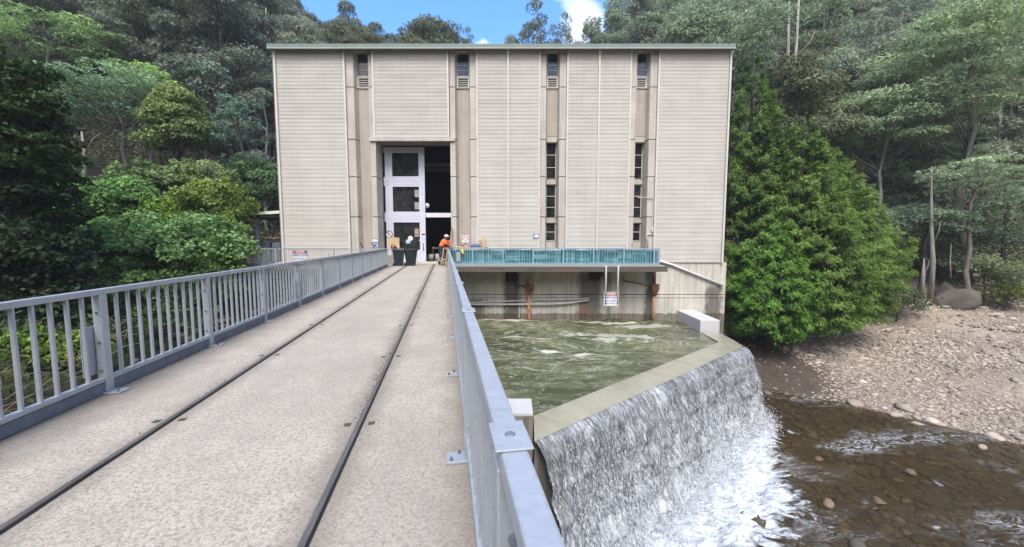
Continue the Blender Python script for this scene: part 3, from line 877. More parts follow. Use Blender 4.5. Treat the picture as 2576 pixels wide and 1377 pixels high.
SR = [
    (2480, 690, 110, 60, 38, ((0.045, 0.055, 0.03), (0.15, 0.17, 0.09)), 'pale olive scrub bush at the top right of the stony bank', 0.22),
    (2530, 745, 70, 40, 37, ((0.04, 0.055, 0.012), (0.15, 0.19, 0.03)), 'lime-tinted low bush at the right edge of the stony bank', 0.18),
    (2260, 760, 75, 40, 36, ((0.02, 0.028, 0.014), (0.07, 0.09, 0.04)), 'dim low bush between the conifers and the big boulder', 0.2),
    (2330, 660, 90, 70, 41, ((0.018, 0.026, 0.016), (0.06, 0.085, 0.05)), 'dark scrub bush behind the pale dead trunk', 0.25),
    (2440, 590, 90, 50, 42, ((0.02, 0.030, 0.02), (0.075, 0.10, 0.06)), 'dark scrub bush under the flat wattle canopy', 0.25),
]
for i, (u, v, ru, rv, Y, (ca, cb), lab, L) in enumerate(SR):
    hero('shrub', u, v, ru, rv, Y, lab, ca, cb, 90 + i, 26, L, 18, 0.5, 0.7, 0.4, 0.15, 'bark_dark', 0.32, 0.10, cat='shrub', shell=0.4)


# conifers beside the building
def conifer(u, vtop, vbase, Y, Rm, label, seed, colA, colB, nb=620, fmax=0.30):
    g = np.random.default_rng(seed)
    tip = at(u, vtop, Y); x0 = tip.x
    zb = zat(vbase, Y) ; H = tip.z - zb
    parts = []
    ga = PI * (3 - math.sqrt(5))
    for i in range(nb):
        f = 1 - math.sqrt((i + 0.5) / nb) * 0.985
        f = f if f > 0.03 else 0.03 * g.uniform(0.4, 1)
        prof = 0.80 + 0.20 * math.sin(PI / 2 * f / fmax) if f < fmax else ((1 - f) / (1 - fmax)) ** 0.78
        Rr = Rm * prof * g.uniform(0.80, 1.10)
        a = i * ga + g.normal() * 0.25
        if math.sin(a) > 0.75: continue            # the far side is never seen closely: thinner
        d = np.array([math.cos(a), math.sin(a), 0.0]); sd = np.array([-d[1], d[0], 0.0])
        zc = zb + H * f
        n = int(92 * (0.45 + Rr / Rm))
        t = g.uniform(0.30, 1.0, n) ** 0.6
        wid = (1.12 - t) * 0.55 * max(0.9, Rr * 0.42) + 0.12
        lat = g.uniform(-1, 1, n) * wid
        rise = -0.32 * Rr * t + 0.26 * Rr * t ** 2.4 + 0.10 * Rr
        P = np.array([x0, Y, zc]) + d * (t * Rr)[:, None] + sd * lat[:, None]
        P[:, 2] += rise - 0.35 * np.abs(lat) + g.normal(size=n) * 0.12
        Nr = np.array([0, 0, 0.75]) + d * 0.5 + g.normal(size=(n, 3)) * 0.30
        ax = d + sd * (lat * 1.1)[:, None] + np.array([0, 0, -0.35]) + g.normal(size=(n, 3)) * 0.22
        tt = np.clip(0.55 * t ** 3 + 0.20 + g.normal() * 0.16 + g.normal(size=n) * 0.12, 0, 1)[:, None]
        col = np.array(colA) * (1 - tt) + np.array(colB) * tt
        l = g.uniform(0.16, 0.38, n)
        parts.append(leaf_arrays(P, Nr, l, l * 0.30, col, g, ax, 0.12))
        # fine side sprays
        P2 = P + g.normal(size=(n, 3)) * 0.10
        parts.append(leaf_arrays(P2, Nr + g.normal(size=(n, 3)) * 0.25, l * 0.7, l * 0.20, col * g.uniform(0.8, 1.2, (n, 1)), g, ax + sd * (np.sign(lat) * 0.9)[:, None], 0.1))
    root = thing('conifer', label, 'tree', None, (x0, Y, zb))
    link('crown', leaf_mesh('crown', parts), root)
    MB().tube([(x0, Y, zb - 1.2), (x0, Y, zb + H * 0.5), (x0, Y, zb + H * 0.97)], [0.4, 0.25, 0.04], 8).build('trunk', M['bark_dark'], root, True)
    return root


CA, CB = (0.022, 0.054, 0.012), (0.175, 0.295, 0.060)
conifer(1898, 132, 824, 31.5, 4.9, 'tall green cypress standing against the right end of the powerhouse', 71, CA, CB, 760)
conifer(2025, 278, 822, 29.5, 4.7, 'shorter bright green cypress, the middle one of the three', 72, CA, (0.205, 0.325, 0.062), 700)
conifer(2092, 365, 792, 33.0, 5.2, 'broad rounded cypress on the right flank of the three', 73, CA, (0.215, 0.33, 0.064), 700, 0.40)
conifer(1950, 540, 838, 27.6, 2.9, 'low cypress sprays drooping over the mud by the weir corner', 74, (0.026, 0.066, 0.014), (0.17, 0.34, 0.05), 420, 0.4)


# pale trunks that stand clear of the leaves
def bare(name, pts, rad, branches, label, bark='bark_white', Y=None, cat='dead tree'):
    P = [at(u, v, Y) for u, v in pts]
    mb = MB().tube(P, rad, 9)
    root = thing(name, label, cat, None, tuple(P[0]))
    mb.build('trunk', M[bark], root, True)
    for b in branches:
        Q = [at(u, v, Y - 0.15 * k) for k, (u, v) in enumerate(b)]
        MB().tube(Q, [0.07, 0.045, 0.02][:len(Q)], 6).build('branch', M[bark], root, True)
    return root


bare('dead_trunk', [(2340, 752), (2347, 660), (2342, 560), (2344, 420)], [0.26, 0.19, 0.13, 0.04], [[(2349, 610), (2362, 580), (2366, 560)], [(2344, 440), (2336, 424)], [(2345, 445), (2352, 428), (2352, 418)]], 'tall pale dead trunk standing on the far bank right of the conifers', 'bark_pale', 36.5)
bare('dead_trunk', [(2318, 752), (2322, 690), (2325, 650)], [0.22, 0.14, 0.05], [[(2322, 690), (2334, 672), (2338, 655)]], 'short broken grey trunk leaning at the foot of the tall dead trunk', 'bark_pale', 36.2)
bare('dead_trunk', [(2392, 700), (2390, 660), (2393, 615)], [0.07, 0.05, 0.03], [], 'thin pale sapling stem right of the tall dead trunk', 'bark_pale', 37)
for k, (pts, lab, crown) in enumerate([
        ([(1979, 300), (1981, 200), (1983, 90), (1985, 5)], 'left one of the two tall white gum trunks above the conifers', (1945, 28, 90, 48)),
        ([(1990, 300), (1996, 200), (2005, 90), (2010, -10)], 'right one of the two tall white gum trunks above the conifers, leaning right', (2040, -5, 90, 45))]):
    r_ = bare('white_gum', pts, [0.26, 0.21, 0.15, 0.09], [[(pts[1][0], 150), (pts[1][0] - 28 + 70 * k, 105), (pts[1][0] - 40 + 95 * k, 75)], [(pts[1][0], 235), (pts[1][0] - 30, 190), (pts[1][0] - 45, 150)]], lab, 'bark_white', 47, 'tree')
    g = np.random.default_rng(200 + k)
    cl = []
    for i in range(18):
        p = at(crown[0] + g.normal() * crown[2] * 0.5, crown[1] + g.normal() * crown[3] * 0.6, 47 + g.normal() * 2)
        s = g.uniform(0.7, 1.4)
        cl.append((tuple(p), (s, s, s * 0.6), g.uniform(0.3, 0.9)))
    link('crown', leaf_mesh('crown', clump_leaves(g, cl, 9, 0.4, 0.35, *PG, 0.4, 0.5, 0.5)), r_)
for k, (u0, v0, u1, v1, Y, lab) in enumerate([
        (212, 450, 205, 330, 34, 'pale forked trunk rising above the vine mound at left'), (188, 450, 178, 335, 33, 'thinner pale trunk left of the forked one above the vine mound'),
        (590, 260, 582, 60, 52, 'long pale gum trunk on the dark left hillside'), (603, 290, 596, 90, 53, 'second long pale gum trunk just right of it on the dark left hillside'),
        (672, 130, 668, 20, 60, 'pale trunk showing beside the left roof corner')]):
    m = ((u0 + u1) / 2 + 4, (v0 + v1) / 2)
    bare('pale_trunk', [(u0, v0 + 30), (u0, v0), m, (u1, v1)], [0.17, 0.15, 0.12, 0.07] if k != 1 else [0.10, 0.09, 0.07, 0.04], [[m, (m[0] + 22, m[1] - 40), (m[0] + 40, m[1] - 55)]] if k in (0, 3) else [], lab, 'bark_pale', Y, 'tree trunk')


# undergrowth: countless small leaves over the slopes
def undergrowth():
    g = np.random.default_rng(5)
    parts = []
    for n, (x0, x1, y0, y1), L, ca, cb in (
            (110000, (-75, -17, 18, 75), 0.40, (0.035, 0.046, 0.030), (0.15, 0.175, 0.105)),
            (26000, (-24, -9, 4, 32), 0.20, (0.014, 0.022, 0.010), (0.075, 0.10, 0.036)),
            (100000, (18, 90, 38, 75), 0.42, (0.070, 0.082, 0.052), (0.24, 0.265, 0.165)),
            (9000, (-17, 22, 46, 90), 0.5, (0.04, 0.05, 0.03), (0.14, 0.16, 0.09))):
        x = g.uniform(x0, x1, n); y = g.uniform(y0, y1, n)
        den = wnoise(x, y, 21, 14, 0.04, 0.4, 0.7)
        keep = den > -0.6
        if x1 < -8: keep &= x < bank_x(y) + 0.4
        if x0 > 0: keep &= y > 40 + 0.02 * (x - 20) - 0.6 * den
        x, y, den = x[keep], y[keep], den[keep]
        z = ground_z(x, y) + np.abs(g.normal(size=len(x))) * (0.55 + 0.5 * np.clip(den, 0, 2)) * (2.0 if L > 0.3 else 0.8)
        P = np.stack([x, y, z], 1)
        Nr = g.normal(size=P.shape) * 0.6 + np.array([0, -0.3, 0.7])
        t = np.clip(0.45 + 0.25 * den + g.normal(size=len(x)) * 0.2, 0, 1)[:, None]
        col = np.array(ca) * (1 - t) + np.array(cb) * t
        l = L * g.uniform(0.6, 1.5, len(x))
        parts.append(leaf_arrays(P, Nr, l, l * 0.4, col, g))
    tag(link('undergrowth', leaf_mesh('undergrowth', parts)), kind='stuff')


undergrowth()


def twigs():
    g = np.random.default_rng(15)
    mb = MB()
    for i in range(420):
        x = g.uniform(-16, -9.6); y = g.uniform(6, 16)
        if x > float(bank_x(y)) + 0.6: continue
        z = float(ground_z(x, y)) + g.uniform(0.0, 0.7)
        a = g.uniform(0, 6.28); l = g.uniform(0.4, 1.3)
        d = Vector((math.cos(a) * l, math.sin(a) * l, g.uniform(-0.2, 0.6) * l))
        p = Vector((x, y, z))
        mb.tube([p, p + d * 0.5 + Vector((0, 0, 0.12 * l)), p + d], [0.014, 0.011, 0.005], 4)
    tag(mb.build('dry_twigs', plain('dry_twig', (0.20, 0.155, 0.11), 0.9, 0, 0.3, 2), None, True), kind='stuff')


twigs()


# ------------------------------------------------------------------ stones
ICO_V, ICO_F = None, None


def ico(sub=1):
    bm = bmesh.new(); bmesh.ops.create_icosphere(bm, subdivisions=sub, radius=1.0)
    V = np.array([v.co[:] for v in bm.verts]); Fc = np.array([[v.index for v in f.verts] for f in bm.faces])
    bm.free()
    return V, Fc


I0, I1, I2 = ico(1), ico(1), ico(2)
I0 = ico(1)


def rot_rand(g, n):
    q = unit(g.normal(size=(n, 4)))
    w, x, y, z = q.T
    return np.stack([np.stack([1 - 2 * (y * y + z * z), 2 * (x * y - z * w), 2 * (x * z + y * w)], -1),
                     np.stack([2 * (x * y + z * w), 1 - 2 * (x * x + z * z), 2 * (y * z - x * w)], -1),
                     np.stack([2 * (x * z - y * w), 2 * (y * z + x * w), 1 - 2 * (x * x + y * y)], -1)], 1)


def stones(g, P, size, col, base=I1, flat=(0.28, 0.6)):
    n = len(P); BV, BF = base; m = len(BV)
    V = BV[None] * (1 + g.normal(size=(n, m, 1)) * (0.24 if m < 20 or m == 42 and len(P) > 200 else 0.13))
    V = np.einsum('nij,nmj->nmi', rot_rand(g, n), V)
    sc = np.stack([g.uniform(0.75, 1.35, n), g.uniform(0.65, 1.1, n), g.uniform(*flat, n)], 1) * np.asarray(size)[:, None]
    V = V * sc[:, None, :]
    a = g.uniform(0, 2 * PI, n); c, s = np.cos(a)[:, None], np.sin(a)[:, None]
    V = np.stack([V[..., 0] * c - V[..., 1] * s, V[..., 0] * s + V[..., 1] * c, V[..., 2]], -1) + P[:, None, :]
    Fc = (BF[None] + (np.arange(n) * m)[:, None, None]).reshape(-1, 3)
    return V.reshape(-1, 3), Fc, np.repeat(col, m, axis=0)


def stone_cols(g, n, pal):
    pal = np.array(pal)
    return pal[g.integers(0, len(pal), n)] * g.uniform(0.75, 1.2, (n, 1))


PAL = [(0.41, 0.345, 0.285), (0.47, 0.40, 0.335), (0.36, 0.30, 0.25), (0.32, 0.285, 0.25), (0.50, 0.425, 0.36), (0.22, 0.175, 0.14)]
BEDPAL = [(0.17, 0.135, 0.095), (0.22, 0.185, 0.14), (0.14, 0.12, 0.09), (0.29, 0.245, 0.19), (0.16, 0.15, 0.10)]


def make_gravel():
    g = np.random.default_rng(8)
    parts = []
    for n, box, smin, smax in ((24000, (16, 34, 16, 33), 0.03, 0.11), (18000, (18, 62, 26, 42), 0.045, 0.15), (500, (16, 36, 15, 34), 0.13, 0.28), (450, (22, 60, 28, 42), 0.14, 0.32)):
        x = g.uniform(box[0], box[1], n); y = g.uniform(box[2], box[3], n)
        d = (x + y - 40.5) / 1.414
        k = (d > -0.15 + 0.3 * wnoise(x, y, 31, 10, 0.1, 0.8)) & (y < 38.8 + 0.03 * x)
        k &= ~((np.exp(-(((x - 17.0) / 3.0) ** 2 + ((y - 25.6) / 2.6) ** 2)) > 0.38) & (g.uniform(size=n) > 0.06))
        k &= (wnoise(x, y, 33, 14, 0.06, 0.6, 0.7) < 1.4) | (g.uniform(size=n) < 0.25)
        x, y = x[k], y[k]
        s = smin + (smax - smin) * g.uniform(size=len(x)) ** 2.2
        P = np.stack([x, y, ground_z(x, y) + s * 0.12], 1)
        parts.append(stones(g, P, s, stone_cols(g, len(x), PAL)))
    o = 0; V = []; Fc = []; K = []
    for v, f, c in parts:
        V.append(v); Fc.append(f + o); K.append(c); o += len(v)
    tag(link('gravel', np_mesh('gravel', np.concatenate(V), np.concatenate(Fc), M['stone'], np.concatenate(K))), kind='stuff')
    # pebbles of the river bed
    n = 7000
    x = g.uniform(6, 30, n); y = g.uniform(7, 26, n)
    d = (x + y - 40.5) / 1.414
    k = (d < 0.2) & (d > -13)
    x, y = x[k], y[k]
    s = 0.06 + 0.22 * g.uniform(size=len(x)) ** 2.5
    P = np.stack([x, y, ground_z(x, y) + s * 0.15], 1)
    v, f, c = stones(g, P, s, stone_cols(g, len(x), BEDPAL))
    tag(link('river_bed_pebbles', np_mesh('river_bed_pebbles', v, f, M['stone'], c)), kind='stuff')


make_gravel()


def rock(name, x, y, s, col, label, cat='rock', group=None, seed=1, dz=0.25, flat=(0.45, 0.7)):
    g = np.random.default_rng(seed)
    z = float(ground_z(x, y))
    v, f, c = stones(g, np.array([[0, 0, s * dz]]), np.array([s]), np.array([col]), I2, flat)
    v = v + (0.16 if s > 1 else 0.08) * s * np.stack([wnoise(v[:, 1] * 3 / s, v[:, 2] * 3 / s, seed + k, 8, 0.2, 1.2, 0.6) for k in range(3)], 1)
    o = link(name, np_mesh(name, v, f, M['stone'], c, True))
    o.location = (x, y, z)
    return tag(o, label, cat, group)


def make_rocks():
    g = np.random.default_rng(44)
    p = on(2390, 790, -7.1)
    rock('boulder', p.x, p.y, 1.75, (0.125, 0.108, 0.092), 'big dark mossy boulder at the top edge of the stony bank', 'boulder', None, 3, 0.35, (0.6, 0.75))
    for i in range(46):                       # slabs along the water and near the forest edge
        if i < 20:
            x = g.uniform(19.5, 31); y = 40.6 - x + abs(g.normal()) * 1.6
            s = g.uniform(0.22, 0.48); lab, grp = 'flat beige slab lying on the stony bank beside the water', 'slabs at the water edge of the bank'
        elif i < 36:
            x = g.uniform(24, 50); y = 37.6 + 0.03 * x - abs(g.normal()) * 1.0
            s = g.uniform(0.25, 0.5); lab, grp = 'pale grey stone in the row along the forest edge of the bank', 'stones along the forest edge of the bank'
        else:
            x = g.uniform(20, 40); y = g.uniform(26, 36); s = g.uniform(0.2, 0.36)
            lab, grp = 'larger beige stone out on the open gravel of the bank', 'larger stones on the open gravel'
        if 14 < x and y > 15:
            c = stone_cols(g, 1, PAL[:5] if i < 20 or i >= 36 else [(0.40, 0.38, 0.35), (0.34, 0.32, 0.29)])[0]
            rock('stone', x, y, s, tuple(c), lab, 'stone', grp, 100 + i, 0.2, (0.3, 0.55))
    for i, (u, v, s, col, lab) in enumerate([
            (2085, 1252, 0.34, (0.22, 0.165, 0.11), 'round tan cobble standing in the shallow river in mid-stream'),
            (1995, 1185, 0.34, (0.13, 0.105, 0.07), 'dark wet cobble at the edge of the white water'),
            (1905, 1290, 0.40, (0.09, 0.07, 0.05), 'dark wet rock breaking the white water below the weir'),
            (1870, 1275, 0.30, (0.10, 0.08, 0.055), 'smaller dark wet rock just left of the one in the white water'),
            (2470, 1125, 0.34, (0.42, 0.32, 0.23), 'pale cobble standing alone in the river near the bank'),
            (2310, 1085, 0.40, (0.40, 0.31, 0.24), 'pale block of stone at the point of the bank'),
            (2365, 1070, 0.36, (0.44, 0.35, 0.27), 'rounded pale cobble at the water line right of the point'),
            (1960, 1075, 0.26, (0.24, 0.13, 0.06), 'orange-brown cobble beside the foot of the fall'),
            (2060, 1150, 0.28, (0.17, 0.10, 0.055), 'reddish cobble under the water right of the fall'),
            (2210, 1245, 0.30, (0.16, 0.12, 0.08), 'brown cobble in the riffle right of mid-stream'),
            (2290, 1180, 0.32, (0.15, 0.12, 0.08), 'flat brown rock in the riffle below the point of the bank'),
            (2160, 1350, 0.5, (0.10, 0.09, 0.07), 'smooth grey-brown rock at the bottom edge of the river')]):
        p = on(u, v, RIVER - 0.05)
        o = rock('cobble', p.x, p.y, s * 0.62, col, lab, 'rock', None, 300 + i, 0.2, (0.5, 0.75))
        o.location.z = float(river_z(np.array(p.x), np.array(p.y))) - 0.02 if i not in (5, 6) else o.location.z
    # stone lined side of the left channel
    n = 0
    P, sz = [], []
    for y in np.arange(15.5, 27.0, 0.24):
        for k in range(8):
            P.append((float(bank_x(y)) + 0.25 + 0.17 * k + g.normal() * 0.05, y + g.normal() * 0.08, -4.35 - 0.30 * k + g.normal() * 0.04)); sz.append(g.uniform(0.16, 0.27))
    v, f, c = stones(g, np.array(P), np.array(sz), stone_cols(g, len(P), [(0.07, 0.065, 0.062), (0.11, 0.10, 0.095), (0.05, 0.048, 0.048), (0.20, 0.19, 0.18)]), I1, (0.6, 0.9))
    o = link('stone_wall', np_mesh('stone_wall', v, f, M['stone'], c))
    tag(o, 'dark rubble stone wall lining the channel, seen through the left railing', 'stone wall')


make_rocks()

# ------------------------------------------------------------------ bridge
BD = Vector((-0.167, 1, 0)).normalized(); BN = Vector((BD.y, -BD.x, 0))
BO = Vector((0.158, 0, 0))
BW = 3.70


def W(s, n, z):
    p = BO + BD * s + BN * n
    return (p.x, p.y, z)


S_END = 25.65
br = thing('bridge', 'narrow concrete bridge with two steel rails running straight to the powerhouse door', 'bridge', None, W(0, -1.85, DZ))
MB().lbox(W, -6, S_END, -3.86, 0.16, DZ - 0.35, DZ).build('deck', M['deck'], br)
MB().lbox(W, -6, S_END - 0.3, -3.3, -2.7, DZ - 1.3, DZ - 0.352).lbox(W, -6, S_END - 0.3, -1.0, -0.4, DZ - 1.3, DZ - 0.352).build('girder', M['conc_dark'], br)
MB().lbox(W, 12.0, 13.0, -3.6, -0.1, -11, DZ - 1.3).build('pier', M['conc_dark'], br)
for n0 in (-2.60, -0.917):
    mb = MB()
    mb.lbox(W, -6, 27.4, n0 - 0.020, n0 + 0.020, DZ + 0.002, DZ + 0.022)
    rl = mb.build('track_rail', M['rail'], br, False, 0.006)
    MB().lbox(W, -6, 27.2, n0 + 0.021, n0 + 0.033, DZ + 0.001, DZ + 0.005).build('rail_shade_strip', M['black'], rl)  # flat black strip painting the shade along the side of the rail
    rec = plain('recess_dark_brown', (0.07, 0.06, 0.05), 0.9)  # flat dark brown patches laid where the fixing pockets are
    for k in range(13):
        s = 1.5 + 2.05 * k + (0.35 if n0 < -2 else 0)
        for sg in (-1, 1):
            MB().lbox(W, s - 0.028, s + 0.028, n0 + sg * 0.10 - 0.028, n0 + sg * 0.10 + 0.028, DZ + 0.001, DZ + 0.004).build('fixing_recess', rec, rl)
g = np.random.default_rng(77)
sg_ = g.uniform(0.6, 14, 900); nn = np.where(g.uniform(size=900) < 0.7, -0.917 - np.abs(g.normal(size=900)) * 0.035 - 0.03, -2.60 - np.abs(g.normal(size=900)) * 0.03 - 0.03)
keep = wnoise(sg_, nn * 0.2, 78, 8, 0.1, 0.8) > 0.1
P_ = np.array([W(s, n, DZ + 0.002) for s, n in zip(sg_[keep], nn[keep])])
v_, f_, c_ = stones(g, P_, g.uniform(0.003, 0.010, len(P_)), stone_cols(g, len(P_), [(0.12, 0.10, 0.08), (0.2, 0.17, 0.14), (0.07, 0.06, 0.05)]))
tag(link('grit', np_mesh('grit', v_, f_, M['stone'], c_)), kind='stuff')


def railing(name, label, n, st, inward, zoff=0.0, frame=W, mats=('galv', 'galv'), nbal=11, h=1.1, close=None, cap=False, limit=9):
    """post, infill panels with balusters, kick plate; inward = +1 when the deck lies towards +n"""
    F_ = frame
    zb = DZ + zoff
    root = thing(name, label, 'railing', None, F_(st[0], n, zb))
    count = len(st)
    MA, MBm = M[mats[0]], M[mats[1]]
    for k in range(count):
        s = st[k]
        near = close is not None and k < close
        ps = MB().lbox(F_, s - 0.045, s + 0.045, n - 0.04, n + 0.04, zb + 0.02, zb + h - 0.06).build('post', MA, root, False, 0.006 if near else 0)
        MB().lbox(F_, s - 0.075, s + 0.075, min(n - inward * 0.05, n + inward * 0.17), max(n - inward * 0.05, n + inward * 0.17), zb + 0.001, zb + 0.019).build('base_plate', MA, ps, False, 0.004 if near else 0)
        mb = MB()
        for q in (0.075, 0.135):
            c = F_(s + (0.045 if q < 0.1 else -0.045), n + inward * q, 0)
            mb.tube([(c[0], c[1], zb + 0.015), (c[0], c[1], zb + 0.034)], 0.013, 6)
            mb.tube([(c[0], c[1], zb + 0.034), (c[0], c[1], zb + 0.048)], 0.007, 6)
        mb.build('bolt', M['rust'] if k % 2 else M['galv_dark'], ps)
        if near:
            mb = MB()
            for z in (0.25, 0.55, 0.86):
                a, b = F_(s - 0.044, n + inward * 0.0, 0), F_(s - 0.060, n, 0)
                mb.tube([(a[0], a[1], zb + z), (b[0], b[1], zb + z)], 0.013, 6)
            mb.build('side_bolt', M['galv_dark'], ps)
        if cap:
            MB().lbox(F_, s - 0.075, s + 0.075, n - 0.047, n + 0.047, zb + h + 0.0005, zb + h + 0.007).build('cap_plate', MA, ps, False, 0.003 if near else 0)
            c = F_(s, n, 0)
            MB().tube([(c[0], c[1], zb + h + 0.006), (c[0], c[1], zb + h + 0.010)], [0.016, 0.012], 12).build('cap_screw', M['galv_dark'], ps)
    left_over = MB()
    for k in range(count - 1):
        a, b = st[k] + 0.047, st[k + 1] - 0.047
        near = close is not None and k < close
        MB().lbox(F_, a - 0.047 + 0.001, b + 0.047 - 0.001, n - 0.034, n + 0.034, zb + h - 0.06, zb + h).build('top_rail', MA, root, False, 0.008 if near else 0)
        MB().lbox(F_, a, b, n - 0.028, n + 0.028, zb + 0.13, zb + 0.175).build('bottom_rail', MA, root, False, 0.004 if near else 0)
        MB().lbox(F_, a, b, n - 0.014, n + 0.016, zb + 0.012, zb + 0.122).build('kick_plate', MBm, root)
        nb_ = max(2, round(nbal * (b - a) / (st[2] - st[1])))
        for i in range(nb_):
            s = a + (b - a) * (i + 1) / (nb_ + 1)
            m2 = MB() if k < limit else left_over
            m2.lbox(F_, s - 0.0125, s + 0.0125, n - 0.016, n + 0.016, zb + 0.174, zb + h - 0.059)
            if k < limit: m2.build('baluster', MA, root, False, 0.003 if near and k < 3 else 0)
    if left_over.v: tag(left_over.build('balusters', MA, root), kind='stuff')
    return root


r_left = railing('bridge_railing', 'grey galvanised railing along the left side of the bridge, dark shrubs behind it', -BW, [4.755 + 1.86 * (k - 2) for k in range(14)], 1, close=6, mats=('galv', 'galv_dark'))
r_right = railing('bridge_railing', 'grey galvanised railing along the pool side of the bridge, top rail close to the viewer', 0.0, [0.99 + 1.86 * (k - 1) for k in range(15)], -1, close=6, mats=('galv', 'galv'), cap=True)
# plate signs fixed to the left railing, seen from behind
for sgn, s in (('nearest', 4.755), ('fourth nearest', 4.755 + 1.86 * 3)):
    o = MB().lbox(W, s - 0.19, s + 0.10, -BW - 0.055, -BW - 0.046, DZ + 0.22, DZ + 0.72).build('sign_back', M['galv'], None, False, 0.002)
    tag(o, 'plain grey sign plate bolted behind the %s post of the left bridge railing' % sgn, 'sign plate')


# ------------------------------------------------------------------ powerhouse
YF = 27.2
XL, XR = -15.87, 14.58
ZT = zat(126, YF)            # cladding top
ZC = zat(658, YF)            # cladding bottom at the right
zf0, zf1 = zat(122, 26.7), zat(110, 26.7)
ph = thing('powerhouse', 'tall cream corrugated powerhouse with concrete window slots and a high white door', 'building', None, (-0.6, 34, DZ))


def corrugated(path, z0, z1, name, period=0.0876, amp=0.013, parent=ph):
    rows = int((z1 - z0) / period * 6) + 1
    zs = np.linspace(z0, z1, rows)
    ofs = np.sin(2 * PI * zs / period) * amp
    fr_ = ((zs - z0) / (period * 11)) % 1.0
    ofs = ofs + 0.006 * (1 - fr_)
    P = np.array(path, float); n = len(P)
    T = np.gradient(P, axis=0); T /= np.linalg.norm(T, axis=1, keepdims=True)
    Nn = np.stack([T[:, 1], -T[:, 0]], 1)
    V = np.concatenate([np.concatenate([P + Nn * o, np.full((n, 1), z)], 1) for z, o in zip(zs, ofs)])
    i = np.arange(rows - 1)[:, None] * n + np.arange(n - 1)[None, :]
    Q = np.stack([i, i + 1, i + n + 1, i + n], -1).reshape(-1, 4)
    return link(name, np_mesh(name, V, Q, M['clad'], None, True), parent)


def arc(cx, cy, r, a0, a1, n=7):
    return [(cx + r * math.cos(a0 + (a1 - a0) * i / (n - 1)), cy + r * math.sin(a0 + (a1 - a0) * i / (n - 1))) for i in range(n)]


YC = YF - 0.06
BAYS = {'A': (XL, -10.98), 'B': (-9.2, -4.17), 'C': (-2.37, 1.88), 'D': (3.62, 7.87), 'E': (9.62, XR)}
ZBB = zat(343, YF)
ZPL = DZ + 0.02
corrugated([(XL, 42.0), (XL, YC + 0.45)] + arc(XL + 0.35, YC + 0.35, 0.35, PI, 1.5 * PI) + [(-12, YC), (BAYS['A'][1], YC)], ZPL, ZT, 'cladding_sheet')
corrugated([(BAYS['B'][0], YC), (-6.5, YC), (BAYS['B'][1], YC)], ZBB, ZT, 'cladding_sheet')
corrugated([(BAYS['C'][0], YC), (-0.2, YC), (BAYS['C'][1], YC)], ZPL, ZT, 'cladding_sheet')
corrugated([(BAYS['D'][0], YC), (5.5, YC), (BAYS['D'][1], YC)], ZPL, ZT, 'cladding_sheet')
corrugated([(BAYS['E'][0], YC), (13, YC)] + arc(XR - 0.35, YC + 0.35, 0.35, -0.5 * PI, 0) + [(XR, YC + 0.45), (XR, 42.0)], ZC, ZT, 'cladding_sheet')
for b, (x0, x1) in BAYS.items():
    zb = {'B': ZBB, 'E': ZC}.get(b, ZPL)
    for sg, x in ((1, x0), (-1, x1)):
        if (b, sg) in (('A', 1), ('E', -1)): continue
        a, c = sorted((x, x + sg * 0.10))
        MB().box(a - 0.003, c, YC - 0.055, YF + 0.12, zb - 0.02, ZT + 0.05).build('edge_trim', M['trim'], ph)
MB().box(BAYS['B'][0] - 0.003, BAYS['B'][1] + 0.003, YC - 0.05, YC + 0.05, ZBB - 0.10, ZBB - 0.021).build('edge_trim', M['trim'], ph)
MB().box(9.7, XR - 0.3, YC - 0.03, YC + 0.05, ZC - 0.06, ZC - 0.004).build('edge_trim', M['trim'], ph)
# downpipes with their rain heads
for x, zb in ((XL + 0.33, ZPL + 0.02), (-0.26, ZPL + 0.02), (5.74, ZPL + 0.02), (XR - 0.26, ZC - 0.12)):
    dp = MB().box(x - 0.055, x + 0.055, YC - 0.13, YC - 0.026, zb, ZT - 0.30).build('downpipe', M['trim'], ph, False, 0.012)
    MB().box(x - 0.10, x + 0.10, YC - 0.18, YC - 0.03, ZT - 0.30, zf0 + 0.025).build('rain_head', M['white'], dp, False, 0.015)
# concrete core behind the cladding
for x0, x1, z0 in ((XL + 0.4, -10.95, DZ), (-2.4, 1.9, DZ), (3.6, 7.9, DZ), (9.6, XR - 0.4, -1.6), (-9.2, -4.17, 6.75)):
    MB().box(x0 + 0.005, x1 - 0.005, YF + 0.02, YF + 1.2, z0, ZT + 0.3).build('core_wall', M['conc_dark'], ph)
ZJ1, ZJ2, ZJ3, ZJ4 = zat(219, YF), zat(351, YF), zat(445, YF), zat(546, YF)
ZBEAM0, ZBEAM1 = zat(355, 27.1), zat(345, 27.1)


